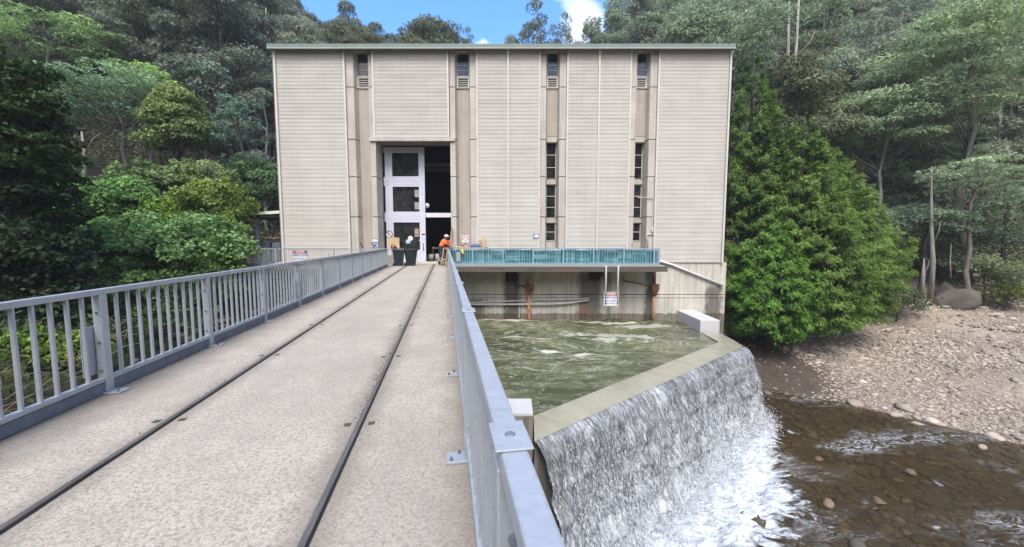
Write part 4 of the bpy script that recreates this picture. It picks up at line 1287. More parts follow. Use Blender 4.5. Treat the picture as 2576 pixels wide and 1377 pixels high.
def slot(x0, x1, lo_deep, fl=0.38, fr=0.38, lower=True):
    """one concrete window slot between two bays"""
    ys, yd = YF + 0.02, YF + 0.50
    joints = [DZ, ZJ4, ZJ3, ZJ2, ZJ1, ZT + 0.06]
    for k in range(5):
        z0, z1 = joints[k], joints[k + 1]
        y_in = yd if (k >= 3 or not lo_deep) else yd + 0.38
        gap = 0.024
        e = 0.10
        poly = [(x0, ys), (x0 + fl, ys), (x0 + fl + e, y_in), (x1 - fr - e, y_in), (x1 - fr, ys), (x1, ys), (x1, YF + 1.4), (x0, YF + 1.4)]
        MB().prism([(x0, ys), (x0 + fl, ys), (x0 + fl + e, y_in), (x0 + fl + e, YF + 1.4), (x0, YF + 1.4)], z0 + gap, z1 - gap).build('pilaster', M['conc_front'], ph, False, 0.012)
        MB().prism([(x1, ys), (x1, YF + 1.4), (x1 - fr - e, YF + 1.4), (x1 - fr - e, y_in), (x1 - fr, ys)], z0 + gap, z1 - gap).build('pilaster', M['conc_front'], ph, False, 0.012)
        MB().box(x0 + 0.03, x1 - 0.03, YF + 0.9, YF + 1.39, z1 - gap - 0.001, z1 + gap + 0.001).build('joint', M['conc_dark'], ph)
    xa, xb = x0 + fl + 0.102, x1 - fr - 0.102
    ztop = zat(136, YF + 0.5)
    zw0, zl0 = zat(193, YF + 0.5), zat(223, YF + 0.5)
    MB().box(xa - 0.06, xb + 0.06, YF + 0.10, YF + 0.9, ztop, ZT + 0.05).build('slot_soffit', M['conc_front'], ph)
    zpan = zat(343, YF + 0.5) if lo_deep else DZ
    MB().box(xa, xb, YF + 0.53, YF + 0.9, zpan, zl0 - 0.02).build('recess_panel', M['conc_panel'], ph)
    if lo_deep:
        MB().box(xa - 0.002, xb + 0.002, YF + 0.52, YF + 0.9, ZJ2 - 0.06, zpan - 0.03).build('recess_sill', M['conc_front'], ph)
    # high window
    wn = MB()
    wn.box(xa, xa + 0.035, YF + 0.52, YF + 0.6, zw0, ztop).box(xb - 0.035, xb, YF + 0.52, YF + 0.6, zw0, ztop)
    z1, z2 = zw0 + (ztop - zw0) * 0.27, zw0 + (ztop - zw0) * 0.50
    for z in (zw0 + 0.02, z1, z2):
        wn.box(xa + 0.036, xb - 0.036, YF + 0.52, YF + 0.6, z - 0.022, z + 0.022)
    w_ = wn.build('high_window', M['pipe'], ph)
    MB().box(xa + 0.036, xb - 0.036, YF + 0.56, YF + 0.585, zw0 + 0.043, z1 - 0.023).box(xa + 0.036, xb - 0.036, YF + 0.56, YF + 0.585, z1 + 0.023, z2 - 0.023).box(xa + 0.036, xb - 0.036, YF + 0.56, YF + 0.585, z2 + 0.023, ztop - 0.005).build('pane', M['glass_blue'], w_)
    # louvre
    lv = MB()
    lv.box(xa - 0.02, xa + 0.06, YF + 0.46, YF + 0.6, zl0, zw0 - 0.03).box(xb - 0.06, xb + 0.02, YF + 0.46, YF + 0.6, zl0, zw0 - 0.03)
    lv.box(xa + 0.061, xb - 0.061, YF + 0.46, YF + 0.6, zl0, zl0 + 0.06).box(xa + 0.061, xb - 0.061, YF + 0.46, YF + 0.6, zw0 - 0.09, zw0 - 0.03)
    for i in range(5):
        z = zl0 + 0.10 + (zw0 - zl0 - 0.18) * (i + 0.5) / 5
        lv.hexa([(xa + 0.061, YF + 0.48, z - 0.03), (xb - 0.061, YF + 0.48, z - 0.03), (xb - 0.061, YF + 0.56, z + 0.02), (xa + 0.061, YF + 0.56, z + 0.02),
                 (xa + 0.061, YF + 0.48, z - 0.008), (xb - 0.061, YF + 0.48, z - 0.008), (xb - 0.061, YF + 0.56, z + 0.042), (xa + 0.061, YF + 0.56, z + 0.042)])
    l_ = lv.build('louvre_vent', M['trim'], ph)
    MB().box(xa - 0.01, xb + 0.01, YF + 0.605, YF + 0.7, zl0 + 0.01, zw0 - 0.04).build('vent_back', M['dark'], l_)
    if lo_deep:
        # tall dark window in three lights
        yw = YF + 0.92
        zt = zat(360, yw)
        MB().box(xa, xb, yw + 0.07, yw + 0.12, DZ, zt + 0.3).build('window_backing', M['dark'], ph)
        lights = [(359, 453, 3), (466, 550, 3), (562, 606, 2)]
        for j, (va, vb, np_) in enumerate(lights):
            za, zb_ = zat(vb, yw), zat(va, yw)
            fr_ = MB().box(xa + 0.002, xa + 0.04, yw, yw + 0.06, za, zb_).box(xb - 0.05, xb - 0.002, yw, yw + 0.06, za, zb_)
            for i in range(np_ + 1):
                z = za + (zb_ - za) * i / np_
                fr_.box(xa + 0.041, xb - 0.051, yw, yw + 0.06, z - 0.02, z + 0.02)
            f_ = fr_.build('tall_window', M['trim'], ph)
            pn = MB()
            for i in range(np_):
                pn.box(xa + 0.041, xb - 0.051, yw + 0.025, yw + 0.045, za + (zb_ - za) * i / np_ + 0.021, za + (zb_ - za) * (i + 1) / np_ - 0.021)
            pn.build('pane', M['glass'], f_)
        for va, vb in ((453, 466), (550, 562), (607, 640)):
            MB().box(xa + 0.002, xb - 0.002, yw - 0.12, yw + 0.065, max(DZ, zat(vb, yw) + 0.03), zat(va, yw) - 0.03).build('spandrel', M['conc_front'], ph)


slot(-10.96, -9.12, False, 0.50, 0.36)
slot(-4.14, -2.39, False, 0.36, 0.40)
slot(1.90, 3.60, True, 0.36, 0.44)
slot(7.89, 9.60, True, 0.36, 0.46)
# lintel over the door
MB().box(-9.52, -3.80, 27.10, YF + 0.018, ZBEAM0, ZBB - 0.102).build('lintel', M['conc_front'], ph, False, 0.012)
MB().box(-9.115, -4.145, YF + 0.02, 28.62, ZBEAM0 + 0.01, 6.74).build('lintel', M['conc_dark'], ph)
# shell of the hall
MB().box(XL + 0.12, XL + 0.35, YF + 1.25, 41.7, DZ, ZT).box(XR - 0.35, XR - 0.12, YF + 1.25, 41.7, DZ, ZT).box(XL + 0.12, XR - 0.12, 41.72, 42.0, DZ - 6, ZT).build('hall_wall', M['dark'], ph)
MB().box(XL + 0.1, XR - 0.1, YF + 1.45, 42.0, DZ - 0.3, DZ - 0.03).build('hall_floor', M['deck'], ph)
zf0, zf1 = zat(122, 26.7), zat(110, 26.7)
rf = MB().box(-15.79, 14.41, 26.94, 42.4, zf1 - 0.10, zf1 - 0.02).build('roof', M['roof'], ph)
MB().box(-15.80, 14.42, 26.70, 26.93, zf0, zf1).build('fascia', M['fascia'], rf, False, 0.02)
MB().box(-15.79, 14.41, 26.685, 26.698, zf0 - 0.001, zf0 + 0.03).build('gutter_lip', M['trim'], rf)
MB().box(-15.75, 14.38, 26.935, 27.04, zf0 + 0.03, zf0 + 0.06).build('eaves', M['under'], rf)
MB().box(-15.5, 14.2, YF + 0.03, YF + 0.10, ZT + 0.06, zf1 - 0.11).build('shadow_gap_strip', M['under'], rf)
P0 = [at(1029, 112, 27.5), at(1044, 103, 27.6), at(1058, 111, 27.7)]
MB().tube([(-15.2, 27.4, ZT + 0.10), (-14.9, 27.4, ZT + 0.50), (-14.4, 27.5, ZT + 0.58), (-13.9, 27.6, ZT + 0.10)], 0.03, 6).build('roof_cable', M['black'], ph)
# base wall down into the pool
ZG0, ZG1 = zat(750, YF), zat(741, YF)
bw = MB().box(-16.2, 14.70, YF, YF + 1.1, ZG1 + 0.02, ZC - 0.065).build('base_wall', M['wall'], ph)
MB().box(-16.2, 14.70, YF - 0.03, YF + 1.1, ZG0 + 0.03, ZG1 - 0.03).build('base_ledge', M['wall'], ph)
MB().box(-16.2, 14.70, YF, YF + 1.1, -11.0, ZG0).build('base_wall', M['wall'], ph)
MB().box(-16.19, 14.69, YF + 0.04, YF + 1.09, ZG0, ZG1).build('base_joint', M['black'], ph)
MB().box(14.45, 14.69, YF + 1.11, 42, -11, ZC - 0.07).build('base_wall', M['conc_dark'], ph)
MB().box(-16.19, -15.9, YF + 1.11, 42, -7, DZ).build('base_wall', M['conc_dark'], ph)

# door leaf
yd = 28.42
dl = thing('sliding_door', 'tall white sliding door leaf with three dark glazed openings standing half across the doorway', 'door', None, (-7.6, yd, DZ))
x0, x1, z1 = -9.03, -6.15, zat(371, yd)
hole = []
for va, vb in ((385, 444), (470, 533), (560, 629)):
    hole.append((zat(vb, yd), zat(va, yd)))
xh0, xh1 = -8.42, -6.56
xs_ = -8.93
mb = MB()
mb.box(xh1, x1, yd, yd + 0.12, DZ + 0.01, z1)
mb.box(xs_, xh0, yd, yd + 0.12, DZ + 0.01, z1)
zz = [DZ + 0.01] + [z for h in hole[::-1] for z in h] + [z1]
for i in range(0, len(zz), 2): mb.box(xh0, xh1, yd, yd + 0.12, zz[i], zz[i + 1])
mb.box(x0, xs_, yd, yd + 0.12, hole[0][1] + 0.02, z1).box(x0, xs_, yd, yd + 0.12, hole[1][1] + 0.05, hole[0][0] - 0.05).box(x0, xs_, yd, yd + 0.12, hole[2][1] + 0.05, hole[1][0] - 0.05)
db = mb.build('door_frame', M['door'], dl)
mb = MB()
for z in (hole[0][0] - 0.35, hole[0][0] - 0.55, hole[1][0] - 0.3, hole[1][0] - 0.5, DZ + 0.32): mb.box(xs_ + 0.02, xh1 + 0.05, yd - 0.004, yd + 0.002, z - 0.008, z + 0.008)
for x in (xs_ + 0.20, xs_ + 0.34): mb.box(x - 0.006, x + 0.006, yd - 0.004, yd + 0.002, DZ + 1.2, z1 - 0.4)
for i in range(4): mb.box(-8.0 + 1.2, -6.35, yd - 0.004, yd + 0.002, DZ + 0.42 + i * 0.13, DZ + 0.435 + i * 0.13)
mb.build('panel_groove', plain('grey_groove', (0.42, 0.42, 0.48), 0.6), dl)
for z0_, z1_ in hole:
    MB().box(xh0 + 0.001, xh1 - 0.001, yd + 0.06, yd + 0.08, z0_ + 0.001, z1_ - 0.001).build('glazing', M['glass'], dl)
MB().box(x0, xs_ - 0.001, yd + 0.06, yd + 0.08, DZ + 0.02, hole[0][1]).build('side_light', M['glass'], dl)
MB().tube([(-6.32, yd - 0.05, DZ + 0.92), (-6.32, yd - 0.05, DZ + 1.35)], 0.02, 6).box(-6.36, -6.28, yd - 0.05, yd, DZ + 0.90, DZ + 0.94).box(-6.36, -6.28, yd - 0.05, yd, DZ + 1.33, DZ + 1.37).build('handle', M['black'], dl)
MB().box(-6.42, -6.18, yd - 0.012, yd, DZ + 1.98, DZ + 2.07).build('name_plate', M['black'], dl)
tb = MB().box(-6.14, -4.13, 28.50, 28.62, zat(547, 28.5), zat(536, 28.5)).build('transom_bar', M['white'], ph)


def text(name, body, size, loc, m, parent=None, rot=(PI / 2, 0, 0), sx=1.0, ext=0.002, bold=0.0):
    cu = bpy.data.curves.new('lettering', 'FONT'); cu.body = body; cu.size = size
    cu.align_x = 'CENTER'; cu.align_y = 'CENTER'; cu.extrude = ext; cu.offset = bold
    o = bpy.data.objects.new('lettering', cu); C.objects.link(o)
    bpy.context.view_layer.update()
    me = bpy.data.meshes.new_from_object(o.evaluated_get(bpy.context.evaluated_depsgraph_get()))
    bpy.data.objects.remove(o)
    me.transform(Matrix.Diagonal((sx, 1, 1, 1))); me.transform(Matrix.Rotation(rot[0], 4, 'X'))
    me.transform(Matrix.Translation(loc))
    me.materials.clear(); me.materials.append(m)
    return link(name, me, parent)


def flat_sign(name, label, cat, x, y, z, w, h, m, frame=None):
    o = thing(name, label, cat, None, (x, y, z))
    if frame: MB().box(x - w / 2 - 0.025, x + w / 2 + 0.025, y + 0.002, y + 0.014, z - h / 2 - 0.025, z + h / 2 + 0.025).build('backing', M[frame], o)
    MB().box(x - w / 2, x + w / 2, y - 0.008, y + 0.002, z - h / 2, z + h / 2).build('plate', M[m], o)
    return o


# notices on the glass and the door
for u, v, w, h, m, lab in ((1032, 600, 0.24, 0.22, 'white', 'white rosette-like paper notice on the lowest door glass'), (1026, 608, 0.30, 0.26, 'signblue', 'pale blue square notice below the rosette notice on the door glass'),
                           (1048, 594, 0.34, 0.05, 'white', 'white strip label high on the lowest door glass'), (1048, 583, 0.28, 0.42, 'timber', 'tan paper sheet stuck inside the lowest door glass'),
                           (1056, 605, 0.14, 0.06, 'white', 'small white sticker at the right of the lowest door glass'), (1049, 487, 0.36, 0.5, 'cream', 'dull cream sheet inside the middle door glass, the upper one'), (1049, 518, 0.36, 0.5, 'cream', 'dull cream sheet inside the middle door glass, the lower one'),
                           (1066, 601, 0.26, 0.10, 'signblue', 'blue-white label on the right stile of the door above the handle')):
    p = at(u, v, yd)
    y_ = yd + 0.052 if u < 1060 else yd - 0.003
    if u == 1032:
        o = MB().prism([(math.cos(i * PI / 8) * (0.2 if i % 2 else 0.165), math.sin(i * PI / 8) * (0.2 if i % 2 else 0.165)) for i in range(16)], 0, 0.006).build('notice', M[m])
        o.data.transform(Matrix.Rotation(PI / 2, 4, 'X')); o.data.transform(Matrix.Translation((p.x, y_, p.z)))
        tag(o, lab, 'notice')
    else:
        tag(MB().box(p.x - w / 2, p.x + w / 2, y_ - 0.004, y_ + 0.002, p.z - h / 2, p.z + h / 2).build('notice', M[m]), lab, 'notice')
# round prohibition sign
p = at(979, 590, yd - 0.02)
o = thing('round_sign', 'round black-rimmed prohibition sign on the left stile of the door', 'sign', None, tuple(p))
rg = MB()
pts = [(p.x + 0.24 * math.cos(2 * PI * i / 20), p.y, p.z + 0.24 * math.sin(2 * PI * i / 20)) for i in range(21)]
rg.tube(pts, 0.022, 6).build('rim', M['black'], o, True)
MB().tube([(p.x - 0.17, p.y, p.z + 0.17), (p.x + 0.17, p.y, p.z - 0.17)], 0.02, 6).build('slash', M['black'], o)
MB().tube([(p.x, p.y + 0.012, p.z), (p.x, p.y + 0.018, p.z)], 0.23, 20).build('plate', M['pink'], o)
# two small framed notices on the left jamb
for v0, v1, m, lab in ((601, 610, 'white', 'small white framed notice on the concrete jamb left of the door, the upper one'), (613, 624, 'signblue', 'small pale blue framed notice on the concrete jamb left of the door, the lower one')):
    a, b = at(947, (v0 + v1) / 2, YF - 0.02), (zat(v0, YF) - zat(v1, YF))
    o = flat_sign('notice', lab, 'notice', a.x - 0.1, YF - 0.0, a.z, 0.42, b - 0.05, m, 'black')
    if m == 'signblue': MB().box(a.x - 0.22, a.x + 0.02, YF - 0.012, YF - 0.008, a.z - 0.07, a.z + 0.07).build('print', M['bluetext'], o)
# hazchem board and corrosive diamond
p = at(1171.5, 596, YF + 0.5)
o = flat_sign('hazchem_sign', 'faded pink HAZCHEM sign board on the brown panel right of the doorway', 'sign', p.x, YF + 0.51, p.z, 0.72, 0.24, 'pink')
text('lettering', 'HAZCHEM', 0.20, (p.x, YF + 0.50, p.z), M['pinktext'], o, sx=0.82, bold=0.004)
p = at(1171, 607, YF + 0.5)
o = thing('diamond_sign', 'white diamond corrosive warning sign with black lower corner below the HAZCHEM board', 'sign', None, tuple(p))
def diamond(s, y0, y1, zlo=-9, zhi=9):
    pts = [(0, -s), (s, 0), (0, s), (-s, 0)]
    mb = MB(); n = len(mb.v)
    return pts
d = 0.31
mb = MB(); mb.hexa([(p.x, YF + 0.518, p.z - d), (p.x + d, YF + 0.518, p.z), (p.x, YF + 0.518, p.z + d), (p.x - d, YF + 0.518, p.z), (p.x, YF + 0.505, p.z - d), (p.x + d, YF + 0.505, p.z), (p.x, YF + 0.505, p.z + d), (p.x - d, YF + 0.505, p.z)])
mb.build('plate', M['white'], o)
mb = MB(); k = d * 0.55; y0, y1 = YF + 0.504, YF + 0.500
mb.prism([(0, 0)] * 3 if False else [(p.x - k * 0.62, 0), (p.x + k * 0.62, 0), (p.x, 1)], 0, 0.004)
mb.v = [(p.x - k * 0.72, y0, p.z - d * 0.40), (p.x + k * 0.72, y0, p.z - d * 0.40), (p.x, y0, p.z - d * 0.80), (p.x - k * 0.72, y1, p.z - d * 0.40), (p.x + k * 0.72, y1, p.z - d * 0.40), (p.x, y1, p.z - d * 0.80)]
mb.build('black_corner', M['black'], o)
mb = MB()
mb.box(p.x - 0.12, p.x - 0.02, y1, y0, p.z + 0.02, p.z + 0.06).box(p.x + 0.02, p.x + 0.13, y1, y0, p.z - 0.02, p.z + 0.02).box(p.x - 0.10, p.x + 0.08, y1, y0, p.z - 0.09, p.z - 0.06)
mb.build('corrosion_symbol', M['pipe'], o)
# lilac square notice with dark corners
p = at(1349, 594, YC)
o = flat_sign('notice', 'small lilac square notice with dark corner clips on the cladding left of the third slot', 'notice', p.x, YC - 0.05, p.z, 0.26, 0.26, 'lilac')
mb = MB()
for sx_ in (-1, 1):
    for sz_ in (-1, 1): mb.box(p.x + sx_ * 0.15 - 0.05, p.x + sx_ * 0.15 + 0.05, YC - 0.062, YC - 0.03, p.z + sz_ * 0.11 - 0.035, p.z + sz_ * 0.11 + 0.035)
mb.build('corner_clip', M['bluetext'], o)

# ------------------------------------------------------------------ platforms in front of the hall
YP = 25.4
pf = thing('loading_platform', 'concrete platform with rusty steel edge beam in front of the powerhouse', 'platform', None, (0, 26, DZ))
xr = 9.5
xbl, xbr = W(25.7, -3.87, 0)[0], W(25.7, 0.17, 0)[0]
MB().box(-17.0, xbl - 0.02, YP - 0.1, YF - 0.005, DZ - 0.20, DZ - 0.004).build('slab', M['deck'], pf)
MB().box(xbr + 0.02, xr + 0.2, YP - 0.1, YF - 0.035, DZ - 0.075, DZ - 0.004).build('slab', M['deck'], pf)
MB().prism([(xbl - 0.015, YP - 0.1), (xbl + 0.35, YP + 0.0), (xbr - 0.2, YP - 0.05), (xbr + 0.015, YP - 0.1), (xbr + 0.015, YF + 0.015), (-4.1, YF + 0.016), (-4.1, YF + 1.44), (-9.1, YF + 1.44), (-9.1, YF + 0.016), (xbl - 0.015, YF - 0.005)], DZ - 0.2, DZ - 0.0045).build('threshold', M['deck'], pf)
MB().box(xbr - 0.5, xr + 0.42, YP - 0.11, YP - 0.02, DZ - 0.36, DZ - 0.080).box(xbr - 0.5, xr + 0.40, YP - 0.20, YP - 0.01, DZ - 0.40, DZ - 0.361).build('edge_beam', M['beam'], pf)
MB().box(-17.2, xbl, YP - 0.14, YP - 0.02, DZ - 0.42, DZ - 0.205).build('edge_beam', M['beam'], pf)
mb = MB()
for x in (-2.0, 0.4, 2.9, 5.4, 7.9): mb.box(x - 0.06, x + 0.06, YP + 0.0, YF - 0.04, DZ - 0.36, DZ - 0.079)
mb.build('bracket_beam', M['beam'], pf)
mb = MB()
for x in (-16.6, -13, -9.5): MB().box(x - 0.2, x + 0.2, YP + 0.1, YP + 0.5, -8, DZ - 0.21).build('column', M['conc_dark'], pf)


def FX(s, n, z):
    return (s, YP + n, z)


pr = railing('platform_railing', 'pale blue railing along the front edge of the platform over the pool', 0.0, [-3.93] + [-2.51 + 1.93 * k for k in range(7)] + [9.40], 1, zoff=0.0, frame=FX, mats=('rail_blue', 'rail_blue'), nbal=11, limit=20)
pl = railing('platform_railing', 'grey railing along the platform left of the bridge, in front of the cladding', 0.0, [-16.95 + 1.86 * k for k in range(6)], 1, zoff=-0.02, frame=FX, mats=('galv', 'galv'), nbal=11, limit=20)
# return of the left platform railing
def FY(s, n, z):
    return (-16.95 - n, s, z)
railing('platform_railing', 'short grey return railing at the far left end of the platform', 0.0, [YP + 0.15 + 1.6 * k for k in range(4)], -1, zoff=-0.02, frame=FY, mats=('galv', 'galv'), nbal=9, limit=20)

# teal slatted plastic panels behind the balusters
g = np.random.default_rng(55)
for k in range(16):
    xa = -4.95 + 0.905 * k; xb = xa + 0.89
    if xb < -3.95: continue
    xa = max(xa, -3.93)
    if xb > 9.38: xb = 9.38
    y0 = YP + 0.16
    top = DZ + 1.02 - abs(g.normal()) * 0.03
    o = thing('plastic_crate', 'teal slatted plastic crate in the row packed behind the pale blue platform railing', 'crate', 'teal crates behind the platform railing', ((xa + xb) / 2, y0, DZ))
    mb = MB()
    kind = k % 3
    z = DZ + 0.08
    while z < top:
        hgt = g.uniform(0.05, 0.16)
        if g.uniform() < 0.85:
            mb.mat(1 if g.uniform() < 0.35 else 0).box(xa, xb, y0 + g.uniform(0, 0.03), y0 + 0.05, z, min(top, z + hgt) - 0.012)
        z += hgt
    for i in range(6):
        x = xa + (xb - xa) * i / 5
        mb.mat(1 if g.uniform() < 0.3 else 0).box(max(xa, x - 0.035), min(xb, x + 0.035), y0 - 0.012, y0 - 0.003, DZ + 0.06, top)
    mb.build('slat_front', [M['teal'], M['teal_pale']], o)
    MB().box(xa + 0.004, xb - 0.004, y0 + 0.055, y0 + 0.55, DZ + 0.06, top - 0.04).build('crate_body', M['teal'], o)
    if k % 2 == 0 and k > 4:
        MB().box(xa + 0.1, xb - 0.2, y0 + 0.04, y0 + 0.4, top + 0.001, top + 0.05).build('lid', M['white'], o)


# DANGER boards
def danger(label, x, y, z, w, h, rodtop=None):
    o = thing('danger_sign', label, 'sign', None, (x, y, z))
    MB().box(x - w / 2, x + w / 2, y, y + 0.008, z - h / 2, z + h / 2).build('board', M['white'], o)
    hz = h * 0.24
    MB().box(x - w / 2 + 0.03, x + w / 2 - 0.03, y - 0.003, y - 0.0005, z + h / 2 - hz - 0.03, z + h / 2 - 0.03).build('header', M['black'], o)
    for rx, rz, m, dy in ((w * 0.42, hz * 0.44, 'white', 0.005), (w * 0.40, hz * 0.37, 'red', 0.008)):
        mb = MB(); n = 24
        zc = z + h / 2 - 0.03 - hz / 2
        mb.v = [(x + rx * math.cos(2 * PI * i / n), y - dy, zc + rz * math.sin(2 * PI * i / n)) for i in range(n)] + [(x + rx * math.cos(2 * PI * i / n), y - dy + 0.002, zc + rz * math.sin(2 * PI * i / n)) for i in range(n)]
        mb.f = [tuple(range(n)), tuple(range(n, 2 * n))[::-1]] + [(i, (i + 1) % n, n + (i + 1) % n, n + i) for i in range(n)]; mb.mi = [0] * len(mb.f)
        mb.build('oval', M[m], o)
    text('lettering', 'DANGER', hz * 0.62, (x, y - 0.011, zc), M['white'], o, sx=1.0, bold=0.004)
    text('lettering', 'KEEP CLEAR', h * 0.185, (x, y - 0.004, z + h * 0.10), M['bluetext'], o, sx=w / h * 1.02, bold=0.004)
    text('lettering', 'RELIEF VALVES CAN', h * 0.115, (x, y - 0.004, z - h * 0.14), M['bluetext'], o, sx=w / h * 0.98, bold=0.002)
    text('lettering', 'OPEN AT ANY TIME', h * 0.115, (x, y - 0.004, z - h * 0.32), M['bluetext'], o, sx=w / h * 1.02, bold=0.002)
    return o


ys = YP - 0.26
p0, p1 = at(1519, 735, ys), at(1556.5, 770, ys)
o = danger('white DANGER KEEP CLEAR board hanging on two pale rods over the pool', (p0.x + p1.x) / 2, ys, (p0.z + p1.z) / 2, p1.x - p0.x, p0.z - p1.z)
for u in (1524, 1554.5):
    a = at(u, 735, ys)
    MB().tube([(a.x, ys + 0.03, p1.z + 0.06), (a.x, ys + 0.03, DZ - 0.10), (a.x, ys + 0.06, DZ - 0.02)], 0.055, 8).build('hanging_rod', M['trim'], o, True)
p0, p1 = at(735.5, 629, YP - 0.06), at(775, 664, YP - 0.06)
danger('white DANGER KEEP CLEAR board on the platform railing left of the bridge', (p0.x + p1.x) / 2, YP - 0.06, (p0.z + p1.z) / 2, p1.x - p0.x, p0.z - p1.z)

# ------------------------------------------------------------------ pipes and fittings on the pool wall
def relief(u, vtop, vbox0, vbox1, vbase, lab, armpts, topm):
    y = YF - 0.16
    a = at(u, vbox0, y)
    zt, zb0, zb1, zz_ = zat(vtop, y), zat(vbox0, y), zat(vbox1, y), zat(vbase, y) - 0.4
    o = thing('relief_pipe', lab, 'pipe', None, (a.x, y, zz_))
    MB().tube([(a.x, y, zb0 + 0.02), (a.x, y, zt)], 0.10, 10).build('upper_pipe', M[topm], o, True)
    hb = zb0 - zb1
    mb = MB()
    mb.hexa([(a.x - 0.10, y - 0.12, zb1), (a.x + 0.10, y - 0.12, zb1), (a.x + 0.12, y + 0.1, zb1), (a.x - 0.12, y + 0.1, zb1),
             (a.x - 0.24, y - 0.24, zb0 - hb * 0.45), (a.x + 0.24, y - 0.24, zb0 - hb * 0.45), (a.x + 0.24, y + 0.09, zb0 - hb * 0.45), (a.x - 0.24, y + 0.09, zb0 - hb * 0.45)])
    mb.box(a.x - 0.26, a.x + 0.26, y - 0.26, y + 0.10, zb0 - hb * 0.449, zb0 - hb * 0.06)
    mb.box(a.x - 0.31, a.x + 0.31, y - 0.29, y + 0.11, zb0 - hb * 0.059, zb0)
    mb.build('hopper', M['rust'], o, False, 0.015)
    MB().tube([(a.x, y, zz_), (a.x, y, zb1 + 0.03)], 0.105, 12).build('lower_pipe', M['rustpipe'], o, True)
    MB().tube([at(q[0], q[1], y - 0.05) for q in armpts], 0.045, 7).build('feed_pipe', M['rust'], o, True)
    return o


relief(1331.5, 702, 716, 742, 812, 'rusty hopper and downpipe on the pool wall below the platform, left of the danger board', [(1282, 688), (1285, 706), (1295, 717), (1324, 721)], 'rustpipe')
relief(1646, 676, 715, 745, 803, 'brown hopper and pink downpipe on the pool wall, right of the danger board', [(1568, 700), (1570, 707), (1600, 712), (1636, 720), (1640, 735)], 'rust')
y = YF - 0.10
o = thing('wall_pipes', 'pair of horizontal grey pipes clipped along the pool wall', 'pipe', None, tuple(at(1330, 765, y)))
a = [at(u, v, y) for u, v in ((1170, 762), (1215, 760.5), (1322, 757), (1326, 763), (1336, 763), (1341, 755), (1420, 754), (1460, 753), (1483, 750))]
MB().tube(a, 0.05, 8).build('upper_pipe', M['pipe'], o, True)
a = [at(u, v, y - 0.08) for u, v in ((1150, 766), (1215, 766), (1330, 766), (1400, 765.5), (1440, 762), (1482, 755))]
MB().tube(a, 0.06, 8).build('lower_pipe', M['pipe'], o, True)
mb = MB()
for u, v0, v1 in ((1223, 766, 792), (1245, 766, 792), (1306, 766, 800), (1366, 766, 785), (1395, 765, 785), (1230, 748, 760), (1362, 746, 758), (1396, 745, 758)):
    p, q = at(u, v0, y + 0.02), at(u, v1, y + 0.02)
    mb.box(p.x - 0.03, p.x + 0.03, y + 0.02, YF - 0.002, q.z, p.z)
mb.build('pipe_bracket', M['pipe'], o)
p, q = at(1662, 660, YF - 0.12), at(1817, 718, YF - 0.12)
m_ = at(1690, 666, YF - 0.12)
tag(MB().tube([at(1659, 657, YF - 0.3), at(1668, 660, YF - 0.14), m_, q], 0.075, 10).build('slanting_pipe', M['white'], None, True), 'white pipe slanting down the concrete wall from the right end of the railing', 'pipe')
# conduit, hook pipe and bracket in the last slot
x_ = 9.52
o = thing('conduit', 'pale conduit with short horizontal spring-like run in the rightmost window slot', 'conduit', None, (x_, YF - 0.05, DZ))
MB().tube([(x_, YF - 0.06, zat(585, YF)), (x_, YF - 0.06, zat(498, YF))], 0.03, 6).box(x_ - 0.06, x_ + 0.06, YF - 0.12, YF + 0.01, zat(583, YF), zat(572, YF)).build('vertical_run', M['trim'], o)
n_ = 60
zc_ = zat(498, YF)
MB().tube([(x_ - 1.05 + 1.05 * i / n_, YF - 0.06 + 0.04 * math.cos(i * 1.3), zc_ + 0.05 * math.sin(i * 1.3)) for i in range(n_ + 1)], 0.015, 5).build('coiled_run', M['trim'], o, True)
pts = [at(u, v, YF - 0.06) for u, v in ((1629, 625), (1629, 605), (1625, 597), (1628, 591), (1636, 589), (1645, 590), (1649, 594))]
tag(MB().tube(pts, 0.035, 7).build('hooked_pipe', M['pipe'], None, True), 'thin hooked pipe standing at the foot of the rightmost slot', 'pipe')
tag(MB().tube([at(1590, 622, YF - 0.3), at(1590, 612, YF - 0.3)], 0.02, 6).build('rod', M['black'], None, True), 'short dark rod sticking up behind the platform railing near the rightmost slot', 'rod')
for u in (940, 912):
    tag(MB().tube([at(u, 628, YF - 0.4), at(u, 620, YF - 0.4), at(u - 4, 615, YF - 0.4), at(u - 5, 611, YF - 0.4)], 0.03, 6).build('hook', M['black'], None, True), 'small black curved hook above the left platform railing, %s' % ('by the door jamb' if u == 940 else 'at the cladding edge'), 'hook')

# ------------------------------------------------------------------ pool, weir and river
CR = [(0.62, 10.53), (12.1, 20.36), (12.45, 23.3)]           # outer crest line
CI = [(0.67, 12.0), (11.14, 21.0), (11.3, 23.3)]             # inner crest line


def lim0(x, y):
    lim = np.where(y < 21.0, 0.67 + (y - 12.0) * (11.14 - 0.67) / 9.0, 11.14 + (y - 21) * 0.07)
    return np.where(x < 0.4, 3.0, (lim - x) * 0.65)


